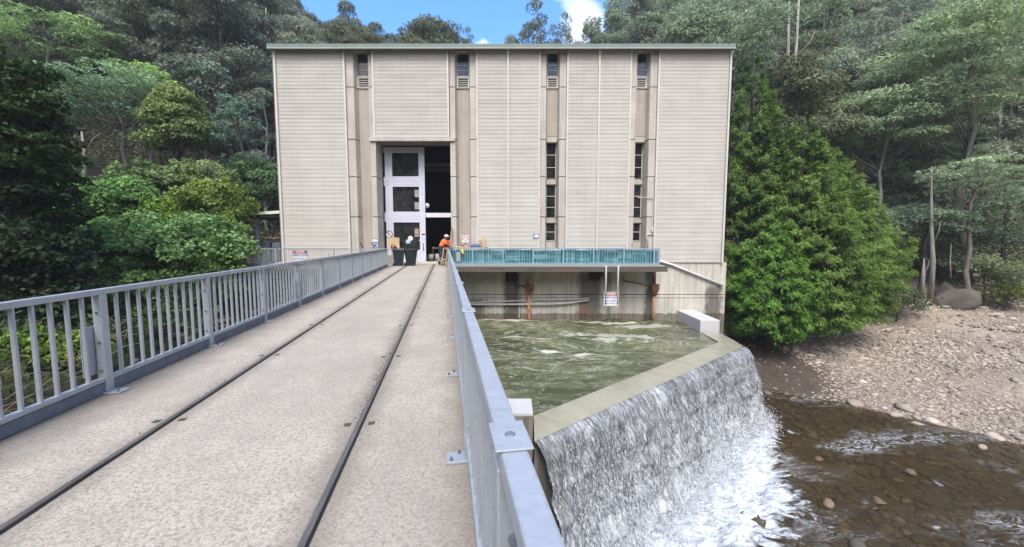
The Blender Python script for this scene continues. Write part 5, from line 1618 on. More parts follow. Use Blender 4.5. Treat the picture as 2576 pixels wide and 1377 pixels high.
def pool():
    xs = np.arange(-10, 12.4, 0.09); ysv = np.arange(8, 27.25, 0.09)
    X, Y = np.meshgrid(xs, ysv)
    Z = POOL + 0.105 * wnoise(X * 0.55, Y * 1.2, 41, 34, 0.12, 1.5, 0.55) * np.clip(0.25 + (Y - 12.5) / 9, 0.15, 1.1) * np.clip((lim0(X, Y) - 0.1) / 1.5, 0.05, 1)
    V = np.stack([X.ravel(), Y.ravel(), Z.ravel()], 1)
    nx = len(xs)
    i = np.arange(len(ysv) - 1)[:, None] * nx + np.arange(nx - 1)[None, :]
    Q = np.stack([i, i + 1, i + nx + 1, i + nx], -1).reshape(-1, 4)
    cx = V[Q].mean(1)
    x, y = cx[:, 0], cx[:, 1]
    lim = np.where(y < 21.0, 0.67 + (y - 12.0) * (11.14 - 0.67) / 9.0, 11.14 + (y - 21) * 0.07) + 0.12
    k = (x < lim) & (y > 11.45)
    tag(link('pool_water', np_mesh('pool_water', V, Q[k], M['pool'], None, True)), kind='structure')


pool()
wr = thing('weir', 'concrete weir wall crossing the pool at a slant, water sliding over its pale crest', 'weir', None, (6, 15.5, -10))
# crest in two runs, slightly falling to the outside, rounded nose
def crest():
    V, Q = [], []
    n = 60
    g_ = []
    for i in range(n + 1):
        t = i / n
        L1 = 0.86
        if t < L1: f = t / L1; o = (CR[0][0] + (CR[1][0] - CR[0][0]) * f, CR[0][1] + (CR[1][1] - CR[0][1]) * f); q = (CI[0][0] + (CI[1][0] - CI[0][0]) * f, CI[0][1] + (CI[1][1] - CI[0][1]) * f)
        else: f = (t - L1) / (1 - L1); o = (CR[1][0] + (CR[2][0] - CR[1][0]) * f, CR[1][1] + (CR[2][1] - CR[1][1]) * f); q = (CI[1][0] + (CI[2][0] - CI[1][0]) * f, CI[1][1] + (CI[2][1] - CI[1][1]) * f)
        for j in range(9):
            k = j / 8
            V.append((q[0] + (o[0] - q[0]) * k, q[1] + (o[1] - q[1]) * k, POOL + 0.035 - 0.06 * k ** 2))
    for i in range(n):
        for j in range(8):
            a = i * 9 + j
            Q.append((a, a + 1, a + 10, a + 9))
    link('crest', np_mesh('crest', np.array(V), np.array(Q), M['crest'], None, True), wr)


crest()
ins = lambda p, q, d: (p[0] + (q[0] - p[0]) * d, p[1] + (q[1] - p[1]) * d)
MB().prism([CI[0], ins(CR[0], CI[0], 0.12), ins(CR[1], CI[1], 0.12), CI[1]], -11, POOL - 0.06).prism([CI[1], ins(CR[1], CI[1], 0.12), ins(CR[2], CI[2], 0.12), CI[2]], -11, POOL - 0.0605).build('weir_wall', M['conc_dark'], wr)


def fall():
    Ls = [math.dist(CR[0], CR[1]), math.dist(CR[1], CR[2])]
    nrm = []
    for a, b in ((0, 1), (1, 2)):
        d = Vector((CR[b][0] - CR[a][0], CR[b][1] - CR[a][1])).normalized(); nrm.append(Vector((d.y, -d.x)))
    ns, nt = 330, 100
    S_ = np.linspace(0, sum(Ls), ns); T_ = np.linspace(0, 1.0, nt)
    SS, TT = np.meshgrid(S_, T_)
    f = np.clip(SS / Ls[0], 0, 1); f2 = np.clip((SS - Ls[0]) / Ls[1], 0, 1)
    bx = np.where(SS <= Ls[0], CR[0][0] + (CR[1][0] - CR[0][0]) * f, CR[1][0] + (CR[2][0] - CR[1][0]) * f2)
    by = np.where(SS <= Ls[0], CR[0][1] + (CR[1][1] - CR[0][1]) * f, CR[1][1] + (CR[2][1] - CR[1][1]) * f2)
    w = sstep(Ls[0] - 0.7, Ls[0] + 0.5, SS)
    nx = nrm[0].x * (1 - w) + nrm[1].x * w; ny = nrm[0].y * (1 - w) + nrm[1].y * w
    drop = 0.5 * 9.8 * TT ** 2
    out = 1.35 * TT + 0.0
    jig = (0.02 + 0.07 * TT) * (wnoise(SS * 1.0, drop * 0.9, 51, 26, 0.5, 5.0, 0.6)) + 0.10 * TT * wnoise(SS, drop * 0.2, 52, 12, 0.1, 1.2, 0.5)
    out = np.maximum(out + jig, 0.0) - 0.01
    X = bx + nx * out; Y = by + ny * out; Z = POOL - 0.03 - drop
    V = np.stack([X.ravel(), Y.ravel(), Z.ravel()], 1)
    i = np.arange(nt - 1)[:, None] * ns + np.arange(ns - 1)[None, :]
    Q = np.stack([i, i + 1, i + ns + 1, i + ns], -1).reshape(-1, 4)
    me = np_mesh('waterfall', V, Q, M['fall'], None, True)
    uvl = me.uv_layers.new(name='UVMap')
    uv = np.stack([SS.ravel(), drop.ravel()], 1)[Q.ravel()].astype(np.float32)
    uvl.data.foreach_set('uv', uv.ravel())
    tag(link('waterfall', me), kind='structure')
    # white threads and drops riding on the sheet
    g = np.random.default_rng(61)
    n = 30000
    s = g.uniform(0, sum(Ls), n); t = np.sqrt(g.uniform(0.0004, 0.96, n))
    kk = g.uniform(size=n) < 0.35 + 0.65 * t
    s, t = s[kk], t[kk]; n = len(s)
    f = np.clip(s / Ls[0], 0, 1); f2 = np.clip((s - Ls[0]) / Ls[1], 0, 1)
    bx = np.where(s <= Ls[0], CR[0][0] + (CR[1][0] - CR[0][0]) * f, CR[1][0] + (CR[2][0] - CR[1][0]) * f2)
    by = np.where(s <= Ls[0], CR[0][1] + (CR[1][1] - CR[0][1]) * f, CR[1][1] + (CR[2][1] - CR[1][1]) * f2)
    w = sstep(Ls[0] - 0.7, Ls[0] + 0.5, s)
    nx = nrm[0].x * (1 - w) + nrm[1].x * w; ny = nrm[0].y * (1 - w) + nrm[1].y * w
    ot = 1.35 * t + np.abs(g.normal(size=n)) * (0.02 + 0.10 * t ** 2) + 0.02
    P = np.stack([bx + nx * ot, by + ny * ot, POOL - 0.03 - 4.9 * t ** 2], 1)
    Nr = np.stack([nx, ny, 0.5 + 0 * nx], 1) + g.normal(size=(n, 3)) * 0.5
    ax = np.stack([nx * 1.35, ny * 1.35, -9.8 * t - 0.6], 1) + g.normal(size=(n, 3)) * (0.6 + 1.2 * t)[:, None]
    l = g.uniform(0.03, 0.11, n) * (0.6 + t)
    col = np.ones((n, 3))
    V, Q, K = leaf_arrays(P, Nr, l, l * g.uniform(0.10, 0.24, n), col, g, ax, 0.0)
    tag(link('falling_drops', np_mesh('falling_drops', V, Q, M['spray'])), kind='stuff')
    return Ls, nrm


LS, NRM = fall()
# pale coping block on the end of the weir, and the end pier at the bridge
tag(MB().prism([(11.35, 23.62), (12.52, 23.62), (12.62, 27.19), (11.42, 27.19)], -6.2, zat(806, 23.62)).build('coping_block', M['conc_pale'], None, False, 0.025), 'long pale concrete coping block where the weir meets the powerhouse wall', 'concrete block')
ep = thing('end_pier', 'square pale-capped concrete pier at the near end of the weir beside the bridge railing', 'pier', None, (0.1, 11.5, -11))
pa, pb = on(1341, 1040, -5.02), on(1290, 1040, -5.02)
pc = on(1305, 1003, -5.02)
x1p, y0p, y1p = pa.x, pa.y, pc.y
MB().box(-13.5, x1p - 1.69, y0p + 0.15, y0p + 0.75, -11, -5.15).build('wing_wall', M['conc_dark'], wr)
MB().box(x1p - 1.7, x1p, y0p, y1p, -5.12, -5.02).build('cap', M['conc_pale'], ep, False, 0.012)
MB().box(x1p - 1.68, x1p - 0.004, y0p + 0.012, y1p - 0.01, -6.45, -5.121).box(x1p - 1.66, x1p - 0.03, y0p + 0.04, y1p - 0.02, -11, -6.451).build('shaft', M['conc_dark'], ep, False, 0.01)


def river():
    xs = np.arange(-6, 60, 0.14); ysv = np.arange(2, 27, 0.14)
    X, Y = np.meshgrid(xs, ysv)
    # distance from the line where the falling sheet lands
    a = np.array(CR[0]) + np.array([NRM[0].x, NRM[0].y]) * 1.2; b = np.array(CR[1]) + np.array([NRM[0].x, NRM[0].y]) * 1.2
    d = b - a; L = np.linalg.norm(d); d /= L
    sx_ = (X - a[0]) * d[0] + (Y - a[1]) * d[1]
    out = (X - a[0]) * NRM[0].x + (Y - a[1]) * NRM[0].y
    along = np.clip(sx_, 0, L)
    dist = np.hypot(X - (a[0] + d[0] * along), Y - (a[1] + d[1] * along))
    reach = np.interp(sx_, [-3, 0, 4, 8, 11, 14, 16], [5.0, 5.0, 4.6, 3.3, 1.8, 0.9, 0.5])
    foam = np.clip(1.38 - dist / np.maximum(reach, 0.1) * 0.95 + 0.16 * wnoise(X, Y, 71, 20, 0.1, 1.2, 0.6), 0, 1.3)
    foam = np.where((out < -0.3) & (sx_ < L - 0.5), np.maximum(foam, 0.8), foam)
    # broken water: riffles
    for (u, v, ru, rv, k) in ((2150, 1165, 85, 26, 0.20), (2200, 1125, 75, 14, 0.26), (2340, 1195, 60, 14, 0.25), (2500, 1340, 110, 12, 0.36), (2330, 1368, 90, 10, 0.42), (2560, 1348, 60, 8, 0.4), (2100, 1275, 60, 20, 0.22), (2180, 1245, 50, 18, 0.3), (1990, 1085, 40, 10, 0.35), (2390, 1300, 80, 10, 0.3)):
        p = on(u, v, RIVER); p2 = on(u + ru, v, RIVER); p3 = on(u, v - rv, RIVER)
        foam = np.maximum(foam, k * np.exp(-(((X - p.x) / (p2.x - p.x)) ** 2 + ((Y - p.y) / max(0.3, p3.y - p.y)) ** 2)))
    calm = 0.030 * wnoise(X * 0.7 + Y * 0.5, Y * 1.3 - X * 0.6, 72, 26, 0.15, 1.6, 0.7)
    Z = river_z(X, Y) + calm + np.clip(foam, 0, 1.1) * (0.08 + 0.14 * wnoise(X, Y, 73, 36, 0.3, 3.0, 0.5))
    V = np.stack([X.ravel(), Y.ravel(), Z.ravel()], 1)
    nx = len(xs)
    i = np.arange(len(ysv) - 1)[:, None] * nx + np.arange(nx - 1)[None, :]
    Q = np.stack([i, i + 1, i + nx + 1, i + nx], -1).reshape(-1, 4)
    c = V[Q].mean(1)
    kx = (c[:, 0] + c[:, 1] < 41.5)
    fo = np.clip(foam, 0, 1.2).ravel()
    me = np_mesh('river_water', V, Q[kx], M['river'], np.stack([fo, fo, fo], 1), True)
    tag(link('river_water', me), kind='structure')
    # spray thrown up at the foot of the fall
    g = np.random.default_rng(62)
    n = 26000
    s = g.uniform(-0.5, L + 0.4, n)
    rch = np.interp(s, [-3, 0, 4, 8, 11, 14, 16], [1.6, 1.6, 1.4, 1.1, 0.8, 0.6, 0.5])
    o_ = g.normal(size=n) * 0.35 * rch + np.abs(g.normal(size=n)) * rch * 0.45 - 0.1
    hgt = np.abs(g.normal(size=n)) * 0.42 * np.exp(-np.abs(o_) * 0.7) + 0.1
    P = np.stack([a[0] + d[0] * s + NRM[0].x * o_, a[1] + d[1] * s + NRM[0].y * o_, river_z(a[0] + d[0] * s, a[1] + d[1] * s) + 0.05 + hgt], 1)
    l = g.uniform(0.02, 0.075, n)
    V, Q, K = leaf_arrays(P, g.normal(size=(n, 3)) + np.array([0.3, -0.4, 0.6]), l, l * 0.6, np.ones((n, 3)), g)
    tag(link('spray', np_mesh('spray', V, Q, M['spray'])), kind='stuff')


river()

# ------------------------------------------------------------------ carport and its contents, left of the hall
cp = thing('carport', 'cream edged lean-to carport roof on a steel post against the left side of the powerhouse', 'carport', None, (-17.5, 30, DZ))
a, b = at(609, 540, 27.9), at(703, 533, 27.9)
mb = MB()
mb.hexa([(a.x, 27.9, a.z - 0.08), (b.x + 0.3, 27.9, b.z - 0.10), (b.x + 0.3, 36, b.z - 0.10), (a.x, 36, a.z - 0.08), (a.x, 27.9, a.z + 0.10), (b.x + 0.3, 27.9, b.z + 0.10), (b.x + 0.3, 36, b.z + 0.10), (a.x, 36, a.z + 0.10)])
mb.build('roof', plain('cream_fascia_paint', (0.66, 0.66, 0.55), 0.5, 0, 0.08), cp)
mb = MB().hexa([(a.x + 0.1, 28.0, a.z - 0.28), (b.x, 28.0, b.z - 0.30), (b.x, 35.9, b.z - 0.30), (a.x + 0.1, 35.9, a.z - 0.28), (a.x + 0.1, 28.0, a.z - 0.085), (b.x, 28.0, b.z - 0.105), (b.x, 35.9, b.z - 0.105), (a.x + 0.1, 35.9, a.z - 0.085)])
mb.build('ceiling', M['dark'], cp)
q = at(649, 580, 28.3)
MB().box(q.x - 0.09, q.x + 0.09, 28.2, 28.4, DZ, a.z - 0.2).build('post', M['cab'], cp)
MB().box(-20.5, XL - 0.03, 27.3, 36, DZ - 0.25, DZ - 0.02).build('floor_slab', M['deck'], cp)
MB().box(at(685, 580, 30).x, XL - 0.05, 33, 33.2, DZ, a.z - 0.3).build('end_wall', M['cream'], cp)
for u0, u1, v0, lab in ((652, 676, 609, 'dark blue-grey metal cabinet under the carport, beside the post'), (684, 704, 611, 'lighter blue-grey metal cabinet under the carport, against the powerhouse')):
    p0, p1 = at(u0, v0, 28.8), at(u1, v0, 28.8)
    o = thing('cabinet', lab, 'cabinet', None, ((p0.x + p1.x) / 2, 29, DZ))
    MB().box(p0.x, p1.x, 28.8, 29.4, DZ + 0.05, p0.z).build('body', M['cab'], o, False, 0.02)
    MB().box(p0.x + 0.04, p1.x - 0.04, 28.785, 28.799, DZ + 0.12, p0.z - 0.08).build('door', M['cab'] if u0 > 660 else M['galv_dark'], o)
    MB().box(p1.x - 0.14, p1.x - 0.10, 28.76, 28.784, DZ + 0.9, DZ + 1.05).build('handle', M['black'], o)
p0, p1 = at(625, 598, 28.9), at(644, 598, 28.9)
o = thing('orange_crate', 'orange box with square window behind the end of the left platform railing', 'box', None, ((p0.x + p1.x) / 2, 29, DZ))
MB().box(p0.x, p1.x, 28.9, 29.5, DZ, p0.z).build('body', M['orange'], o, False, 0.03)
MB().box(p0.x + 0.14, p1.x - 0.14, 28.88, 28.899, p0.z - 0.55, p0.z - 0.22).build('window', M['rust'], o)
mb = MB(); mb.tube([at(633, 591, 28.4), at(655, 597, 28.4), at(690, 600, 28.4), at(703, 598, 28.4)], 0.025, 6)
tag(mb.build('hanging_rope', M['rustpipe'], None, True), 'reddish rope hanging across the carport opening', 'rope')

# ------------------------------------------------------------------ bins, benches and tools near the door
def wheelie(x, y, rz, label):
    o = thing('wheelie_bin', label, 'bin', None, (x, y, DZ))
    o.rotation_euler = (0, 0, rz)
    mb = MB().hexa([(-0.21, -0.24, 0.04), (0.21, -0.24, 0.04), (0.21, 0.22, 0.04), (-0.21, 0.22, 0.04), (-0.29, -0.35, 0.98), (0.29, -0.35, 0.98), (0.29, 0.33, 0.98), (-0.29, 0.33, 0.98)])
    def loc(m, nm, mat_, sm=False, bv=0.0):
        ob = m.build(nm, mat_, None, sm, bv); ob.parent = o; return ob
    loc(mb, 'body', M['bin'], False, 0.03)
    loc(MB().box(-0.31, 0.31, -0.37, -0.34, 0.93, 1.0).box(-0.31, 0.31, 0.33, 0.36, 0.93, 1.0).box(-0.31, -0.285, -0.339, 0.329, 0.93, 1.0).box(0.285, 0.31, -0.339, 0.329, 0.93, 1.0), 'rim', M['bin'])
    loc(MB().hexa([(-0.30, -0.39, 1.002), (0.30, -0.39, 1.002), (0.30, 0.36, 1.002), (-0.30, 0.36, 1.002), (-0.25, -0.30, 1.075), (0.25, -0.30, 1.075), (0.25, 0.28, 1.06), (-0.25, 0.28, 1.06)]), 'lid', M['bin'], False, 0.02)
    loc(MB().tube([(-0.22, 0.40, 0.98), (0.22, 0.40, 0.98)], 0.018, 6), 'handle', M['bin'])
    for sg in (-1, 1):
        w_ = loc(MB().tube([(sg * 0.24, 0.25, 0.10), (sg * 0.30, 0.25, 0.10)], 0.10, 14), 'wheel', M['rubber'])
    return o


wheelie(-7.08, 24.85, R(100), 'dark green wheelie bin in front of the white door, the left one of the pair')
wheelie(-6.38, 25.05, R(82), 'dark green wheelie bin in front of the white door, the right one of the pair')
o = thing('work_bench', 'timber work bench with blue clamps at the end of the left bridge railing', 'bench', None, (-7.8, 26.2, DZ))
MB().box(-8.5, -7.25, 25.9, 26.6, DZ + 1.0, DZ + 1.06).build('bench_top', M['timber'], o)
for x in (-8.4, -7.35):
    for y in (25.98, 26.5): MB().box(x - 0.04, x + 0.04, y - 0.04, y + 0.04, DZ, DZ + 0.999).build('leg', M['timber'], o)
MB().box(-8.38, -7.4, 26.1, 26.14, DZ + 0.1, DZ + 0.62).build('shelf_panel', M['timber'], o)
MB().box(-8.0, -7.3, 25.86, 25.899, DZ + 0.99, DZ + 1.07).box(-7.9, -7.4, 25.86, 25.899, DZ + 0.42, DZ + 0.48).build('clamp', M['tarp'], o)
p0 = at(990, 609, 26.5)
tag(MB().box(p0.x - 0.38, p0.x + 0.38, 26.52, 26.54, DZ + 1.061, zat(598, 26.5)).build('plywood_sheet', M['ply'], None), 'square plywood sheet standing on the work bench beside the door', 'plywood sheet')
o = thing('power_tool', 'red and black power tool lying on the work bench in front of the plywood', 'tool', None, (-7.75, 26.1, DZ + 1.06))
MB().tube([(-7.95, 26.15, DZ + 1.13), (-7.6, 26.1, DZ + 1.16)], 0.07, 8).build('motor', M['redm'], o, True)
MB().tube([(-7.62, 26.1, DZ + 1.16), (-7.7, 26.08, DZ + 1.30), (-7.85, 26.08, DZ + 1.30), (-7.95, 26.1, DZ + 1.15)], 0.025, 6).tube([(-7.62, 26.0, DZ + 1.12), (-7.62, 26.04, DZ + 1.12)], 0.11, 10).build('guard', M['black'], o, True)
tag(MB().tube([at(1040, 640, 26.5), at(1046, 655, 26.4), at(1055, 663, 26.2), (at(1068, 667, 26).x, 26.0, DZ + 0.02), (at(1074, 666, 26).x, 26.0, DZ + 0.02)], 0.02, 6).build('power_lead', M['cream'], None, True), 'pale power lead trailing down from the bins to the door foot', 'cable')
# bench along the platform railing right of the worker
o = thing('work_bench', 'long plank bench top behind the platform railing right of the worker', 'bench', None, (-3.0, 26.0, DZ))
MB().box(-4.25, -1.6, 25.75, 26.55, DZ + 1.10, DZ + 1.16).build('bench_top', M['timber'], o)
for x in (-4.15, -1.7):
    for y in (25.85, 26.45): MB().box(x - 0.04, x + 0.04, y - 0.04, y + 0.04, DZ, DZ + 1.099).build('leg', M['timber'], o)
g = np.random.default_rng(9)
for k, (x0_, x1_, z_, lab) in enumerate(((-3.7, -2.9, 0.0, 'flat pale timber offcut lying on the plank bench'), (-3.5, -3.05, 0.062, 'dark timber offcut stacked on the pale one on the plank bench'))):
    tag(MB().hexa([(x0_, 26.0, DZ + 1.161 + z_), (x1_, 25.95, DZ + 1.161 + z_), (x1_ - 0.05, 26.2, DZ + 1.161 + z_), (x0_ + 0.05, 26.25, DZ + 1.161 + z_), (x0_ + 0.1, 26.02, DZ + 1.22 + z_), (x1_ - 0.04, 25.97, DZ + 1.22 + z_), (x1_ - 0.09, 26.18, DZ + 1.22 + z_), (x0_ + 0.14, 26.23, DZ + 1.22 + z_)]).build('timber_offcut', M['ply'] if k == 0 else M['boot'], None), lab, 'timber')
mb = MB().ball((-2.38, 26.1, DZ + 1.16), 0.33, 14, 8, (1.1, 0.6, 0.62), 0.0)
tag(mb.build('blue_bag', M['tarp'], None, True), 'crumpled blue plastic bag on the right end of the plank bench', 'bag')
for k, (u, vt, w, y, lab) in enumerate(((1217, 594, 0.16, 27.0, 'tall pale plank standing against the cladding right of the HAZCHEM sign'), (1208, 604, 0.20, 26.95, 'shorter brown board standing left of the tall plank against the cladding'))):
    q = at(u, vt, y)
    tag(MB().hexa([(q.x - w / 2, y - 0.16, DZ), (q.x + w / 2, y - 0.16, DZ), (q.x + w / 2, y - 0.12, DZ), (q.x - w / 2, y - 0.12, DZ), (q.x - w / 2, y, q.z), (q.x + w / 2, y, q.z), (q.x + w / 2, y + 0.04, q.z), (q.x - w / 2, y + 0.04, q.z)]).build('plank', M['timber'] if k else M['ply'], None), lab, 'plank')
for k, (u0, u1) in enumerate(((1127, 1136.5), (1131, 1138.5))):
    q0, q1 = at(u0, 625, 26.9), at(u1, 571 if k == 0 else 575, 27.05)
    tag(MB().tube([(q0.x, 26.7, DZ + 0.02), (q1.x, 27.05, q1.z)], 0.035, 4).build('batten', M['timber'], None), 'thin batten leaning against the right jamb of the doorway, %s' % ('the taller one' if k == 0 else 'the shorter one'), 'batten')
o = thing('yellow_tag', 'bright yellow plastic plug hanging on the platform railing near the worker', 'plug', None, tuple(at(1163, 632, YP - 0.06)))
q = at(1163, 632, YP - 0.07)
MB().ball((q.x, q.y, q.z), 0.10, 10, 6, (0.9, 0.5, 1.0)).build('head', M['yellow'], o, True)
MB().tube([(q.x + 0.03, q.y, q.z - 0.08), (q.x + 0.04, q.y, q.z - 0.20)], [0.06, 0.04], 8).build('stem', M['yellow'], o, True)
q0, q1 = at(1148, 654, YP - 0.05), at(1158, 630, YP - 0.05)
tag(MB().box(q0.x, q1.x, YP - 0.055, YP - 0.042, DZ + 0.25, DZ + 0.85).build('sign_back', M['galv'], None), 'pale blank plate fixed on the platform railing next to the bridge', 'sign plate')
# folding trestle beside the worker
o = thing('trestle', 'wooden A-frame trestle standing by the worker at the railing corner', 'trestle', None, (-3.98, 24.4, DZ))
ta = [(-4.30, 23.75), (-4.30, 25.05), (-3.98, 23.9), (-3.98, 25.0)]
for x in (-4.26, -4.02):
    MB().tube([(x, 23.85, DZ), (x + 0.05, 24.5, DZ + 1.06)], 0.03, 4).build('leg', M['timber'], o)
    MB().tube([(x, 25.1, DZ), (x + 0.05, 24.56, DZ + 1.06)], 0.03, 4).build('leg', M['timber'], o)
MB().box(-4.28, -3.94, 24.48, 24.60, DZ + 1.06, DZ + 1.10).build('top_bar', M['timber'], o)
MB().box(-4.25, -4.03, 23.83, 23.87, DZ + 0.04, DZ + 0.09).box(-4.23, -4.0, 24.1, 24.14, DZ + 0.42, DZ + 0.47).build('brace', M['ply'], o)
# machines just inside the doorway
o = thing('red_machine', 'red painted machine in the dark just inside the doorway', 'machine', None, (-4.6, 29.2, DZ))
MB().box(-4.95, -4.16, 28.75, 29.6, DZ + 1.15, DZ + 1.62).build('body', M['redm'], o, False, 0.04)
MB().box(-4.95, -4.16, 28.72, 29.55, DZ + 1.0, DZ + 1.12).build('rail', M['redm'], o)
for x in (-4.85, -4.3): MB().box(x - 0.06, x + 0.06, 28.9, 29.4, DZ - 0.03, DZ + 1.0).build('leg', M['rubber'], o)
o = thing('pump_set', 'grey pump and white drum standing in the dark doorway', 'pump', None, (-5.7, 30.2, DZ))
MB().tube([(-5.35, 29.2, DZ - 0.03), (-5.35, 29.2, DZ + 0.62)], 0.30, 14).build('drum', M['cream'], o, True)
MB().tube([(-6.15, 29.4, DZ + 0.35), (-5.8, 29.4, DZ + 0.35)], 0.24, 12).build('pump_body', M['cream'], o, True)
MB().tube([(-6.05, 30.4, DZ + 0.5), (-6.05, 30.4, DZ + 1.0), (-5.4, 30.4, DZ + 1.0)], 0.06, 8).ball((-5.95, 30.2, DZ + 1.0), 0.12, 8, 6).ball((-5.2, 30.2, DZ + 0.98), 0.10, 8, 6).build('pipework', M['cream'], o, True)
o = thing('wall_lamp', 'round white lamp on the inner edge of the white door', 'lamp', None, tuple(at(1076, 518, 28.7)))
q = at(1075, 518, 28.75)
MB().tube([(q.x, 28.62, q.z), (q.x, 28.72, q.z)], 0.17, 14).build('lamp_face', M['white'], o, True)
MB().tube([(q.x, 28.73, q.z), (q.x, 28.95, q.z)], 0.09, 10).build('lamp_body', M['black'], o)
# dim beams high in the hall
for z, y in ((zat(415, 33), 33.0), (zat(428, 36), 36.0)):
    tag(MB().box(-15, 14, y, y + 0.3, z - 0.15, z + 0.15).build('crane_beam', M['cream'], ph))


# ------------------------------------------------------------------ the worker
def worker():
    bx, by = -4.47, 25.12
    root = thing('person', 'worker in orange and navy work shirt, dark trousers and white helmet bending over the bench', 'person', None, (bx, by, DZ))
    k = 1.08

    def Pt(x, y, z):                 # x right, y forward (towards the bench), z up; the worker faces right and away
        a = R(-68)
        return (bx + (x * math.cos(a) - y * math.sin(a)) * k, by + (x * math.sin(a) + y * math.cos(a)) * k, DZ + z * k)

    J = {}
    verts, rad, edges = [], [], []

    def add(nm, p, r, par=None):
        J[nm] = len(verts); verts.append(Pt(*p)); rad.append(r * k)
        if par: edges.append((J[par], J[nm]))

    add('pelvis', (0, -0.06, 0.95), 0.145)
    add('waist', (0, -0.02, 1.10), 0.135, 'pelvis')
    add('chest', (0, 0.10, 1.32), 0.165, 'waist')
    add('shoulders', (0, 0.17, 1.46), 0.115, 'chest')
    add('neck', (0, 0.22, 1.54), 0.060, 'shoulders')
    add('skull0', (0, 0.27, 1.60), 0.075, 'neck')
    add('skull', (0, 0.31, 1.67), 0.098, 'skull0')
    add('crown_', (0, 0.31, 1.75), 0.070, 'skull')
    for s, nm in ((-1, 'l'), (1, 'r')):
        add('sh' + nm, (s * 0.19, 0.17, 1.43), 0.075, 'shoulders')
        add('el' + nm, (s * 0.25, 0.28, 1.17), 0.052, 'sh' + nm)
        add('wr' + nm, (s * 0.13, 0.50, 1.12), 0.036, 'el' + nm)
        add('pm' + nm, (s * 0.11, 0.57, 1.11), 0.036, 'wr' + nm)
        add('pk' + nm, (s * 0.10, 0.62, 1.10), 0.034, 'pm' + nm)
        add('hp' + nm, (s * 0.10, -0.05, 0.90), 0.105, 'pelvis')
        add('kn' + nm, (s * 0.12, -0.01 + 0.03 * s, 0.50), 0.075, 'hp' + nm)
        add('an' + nm, (s * 0.13, -0.07 + 0.05 * s, 0.10), 0.052, 'kn' + nm)
        add('hl' + nm, (s * 0.13, -0.09 + 0.05 * s, 0.045), 0.045, 'an' + nm)
        add('to' + nm, (s * 0.14, 0.13 + 0.05 * s, 0.035), 0.036, 'an' + nm)
        for i, (dx, ln) in enumerate(((-0.027, 0.055), (-0.009, 0.066), (0.009, 0.062), (0.026, 0.048))):
            add('f%d%s' % (i, nm), (s * 0.10 + dx, 0.655, 1.093), 0.010, 'pk' + nm)
            add('g%d%s' % (i, nm), (s * 0.10 + dx * 1.1, 0.655 + ln * 0.6, 1.075), 0.009, 'f%d%s' % (i, nm))
            add('h%d%s' % (i, nm), (s * 0.10 + dx * 1.1, 0.655 + ln * 0.75, 1.050), 0.008, 'g%d%s' % (i, nm))
        add('t0' + nm, (s * 0.065, 0.59, 1.09), 0.012, 'pm' + nm)
        add('t1' + nm, (s * 0.050, 0.635, 1.07), 0.010, 't0' + nm)
    me = bpy.data.meshes.new('body')
    me.from_pydata(verts, edges, [])
    o = bpy.data.objects.new('body', me); C.objects.link(o)
    sk = o.modifiers.new('Skin', 'SKIN'); sk.use_smooth_shade = True
    for i, r_ in enumerate(rad):
        me.skin_vertices[0].data[i].radius = (r_, r_)
        me.skin_vertices[0].data[i].use_root = (i == 0)
    sb = o.modifiers.new('Sub', 'SUBSURF'); sb.levels = sb.render_levels = 2
    bpy.context.view_layer.update()
    m2 = bpy.data.meshes.new_from_object(o.evaluated_get(bpy.context.evaluated_depsgraph_get()))
    bpy.data.objects.remove(o)
    m2.materials.clear()
    for nm in ('skin', 'hiviz', 'navy', 'trouser', 'boot', 'silver'): m2.materials.append(M[nm])
    wrists = [Vector(verts[J['wr' + s]]) for s in 'lr']; hands = [Vector(verts[J['pk' + s]]) for s in 'lr']; elb = [Vector(verts[J['el' + s]]) for s in 'lr']
    kn = Vector(verts[J['skull0']])
    for pl_ in m2.polygons:
        c = pl_.center; z = (c.z - DZ) / k
        if (c - kn).length < 0.24 * k and z > 1.52: mi = 0
        elif min((c - h).length for h in hands) < 0.125 * k: mi = 0
        elif min((c - w_).length for w_ in wrists + elb) < 0.17 * k and z < 1.27: mi = 2
        elif z > 1.28: mi = 1
        elif z > 1.03: mi = 2 if z < 1.16 else 1
        elif z > 0.13: mi = 5 if (0.30 < z < 0.35 or 0.44 < z < 0.48) else 3
        else: mi = 4
        pl_.material_index = mi; pl_.use_smooth = True
    link('body', m2, root)
    hc = Vector(Pt(0, 0.315, 1.70))
    MB().ball(hc, 0.135 * k, 18, 10, (1, 1.12, 0.95), 0.0).build('helmet', M['white'], root, True)
    hp = [Pt(0.16 * math.cos(2 * PI * i / 24), 0.33 + (0.16 + 0.05 * max(0, math.sin(2 * PI * i / 24))) * math.sin(2 * PI * i / 24), 1.70) for i in range(24)]
    mb = MB(); mb.v = [(p_[0], p_[1], p_[2] - 0.012) for p_ in hp] + [(p_[0], p_[1], p_[2] + 0.006) for p_ in hp]
    mb.f = [tuple(range(24)), tuple(range(24, 48))] + [(i, (i + 1) % 24, 24 + (i + 1) % 24, 24 + i) for i in range(24)]; mb.mi = [0] * 26
    mb.build('helmet_brim', M['white'], root)
    # face: nose, brow, mouth, ears
    MB().ball(Pt(0, 0.415, 1.645), 0.020 * k, 8, 6, (0.8, 1.1, 1.2)).ball(Pt(0.10, 0.31, 1.65), 0.024 * k, 8, 6, (0.5, 0.8, 1.2)).ball(Pt(-0.10, 0.31, 1.65), 0.024 * k, 8, 6, (0.5, 0.8, 1.2)).build('nose_and_ears', M['skin'], root, True)
    MB().ball(Pt(0.035, 0.398, 1.668), 0.010 * k, 8, 6).ball(Pt(-0.035, 0.398, 1.668), 0.010 * k, 8, 6).build('eyes', M['black'], root, True)
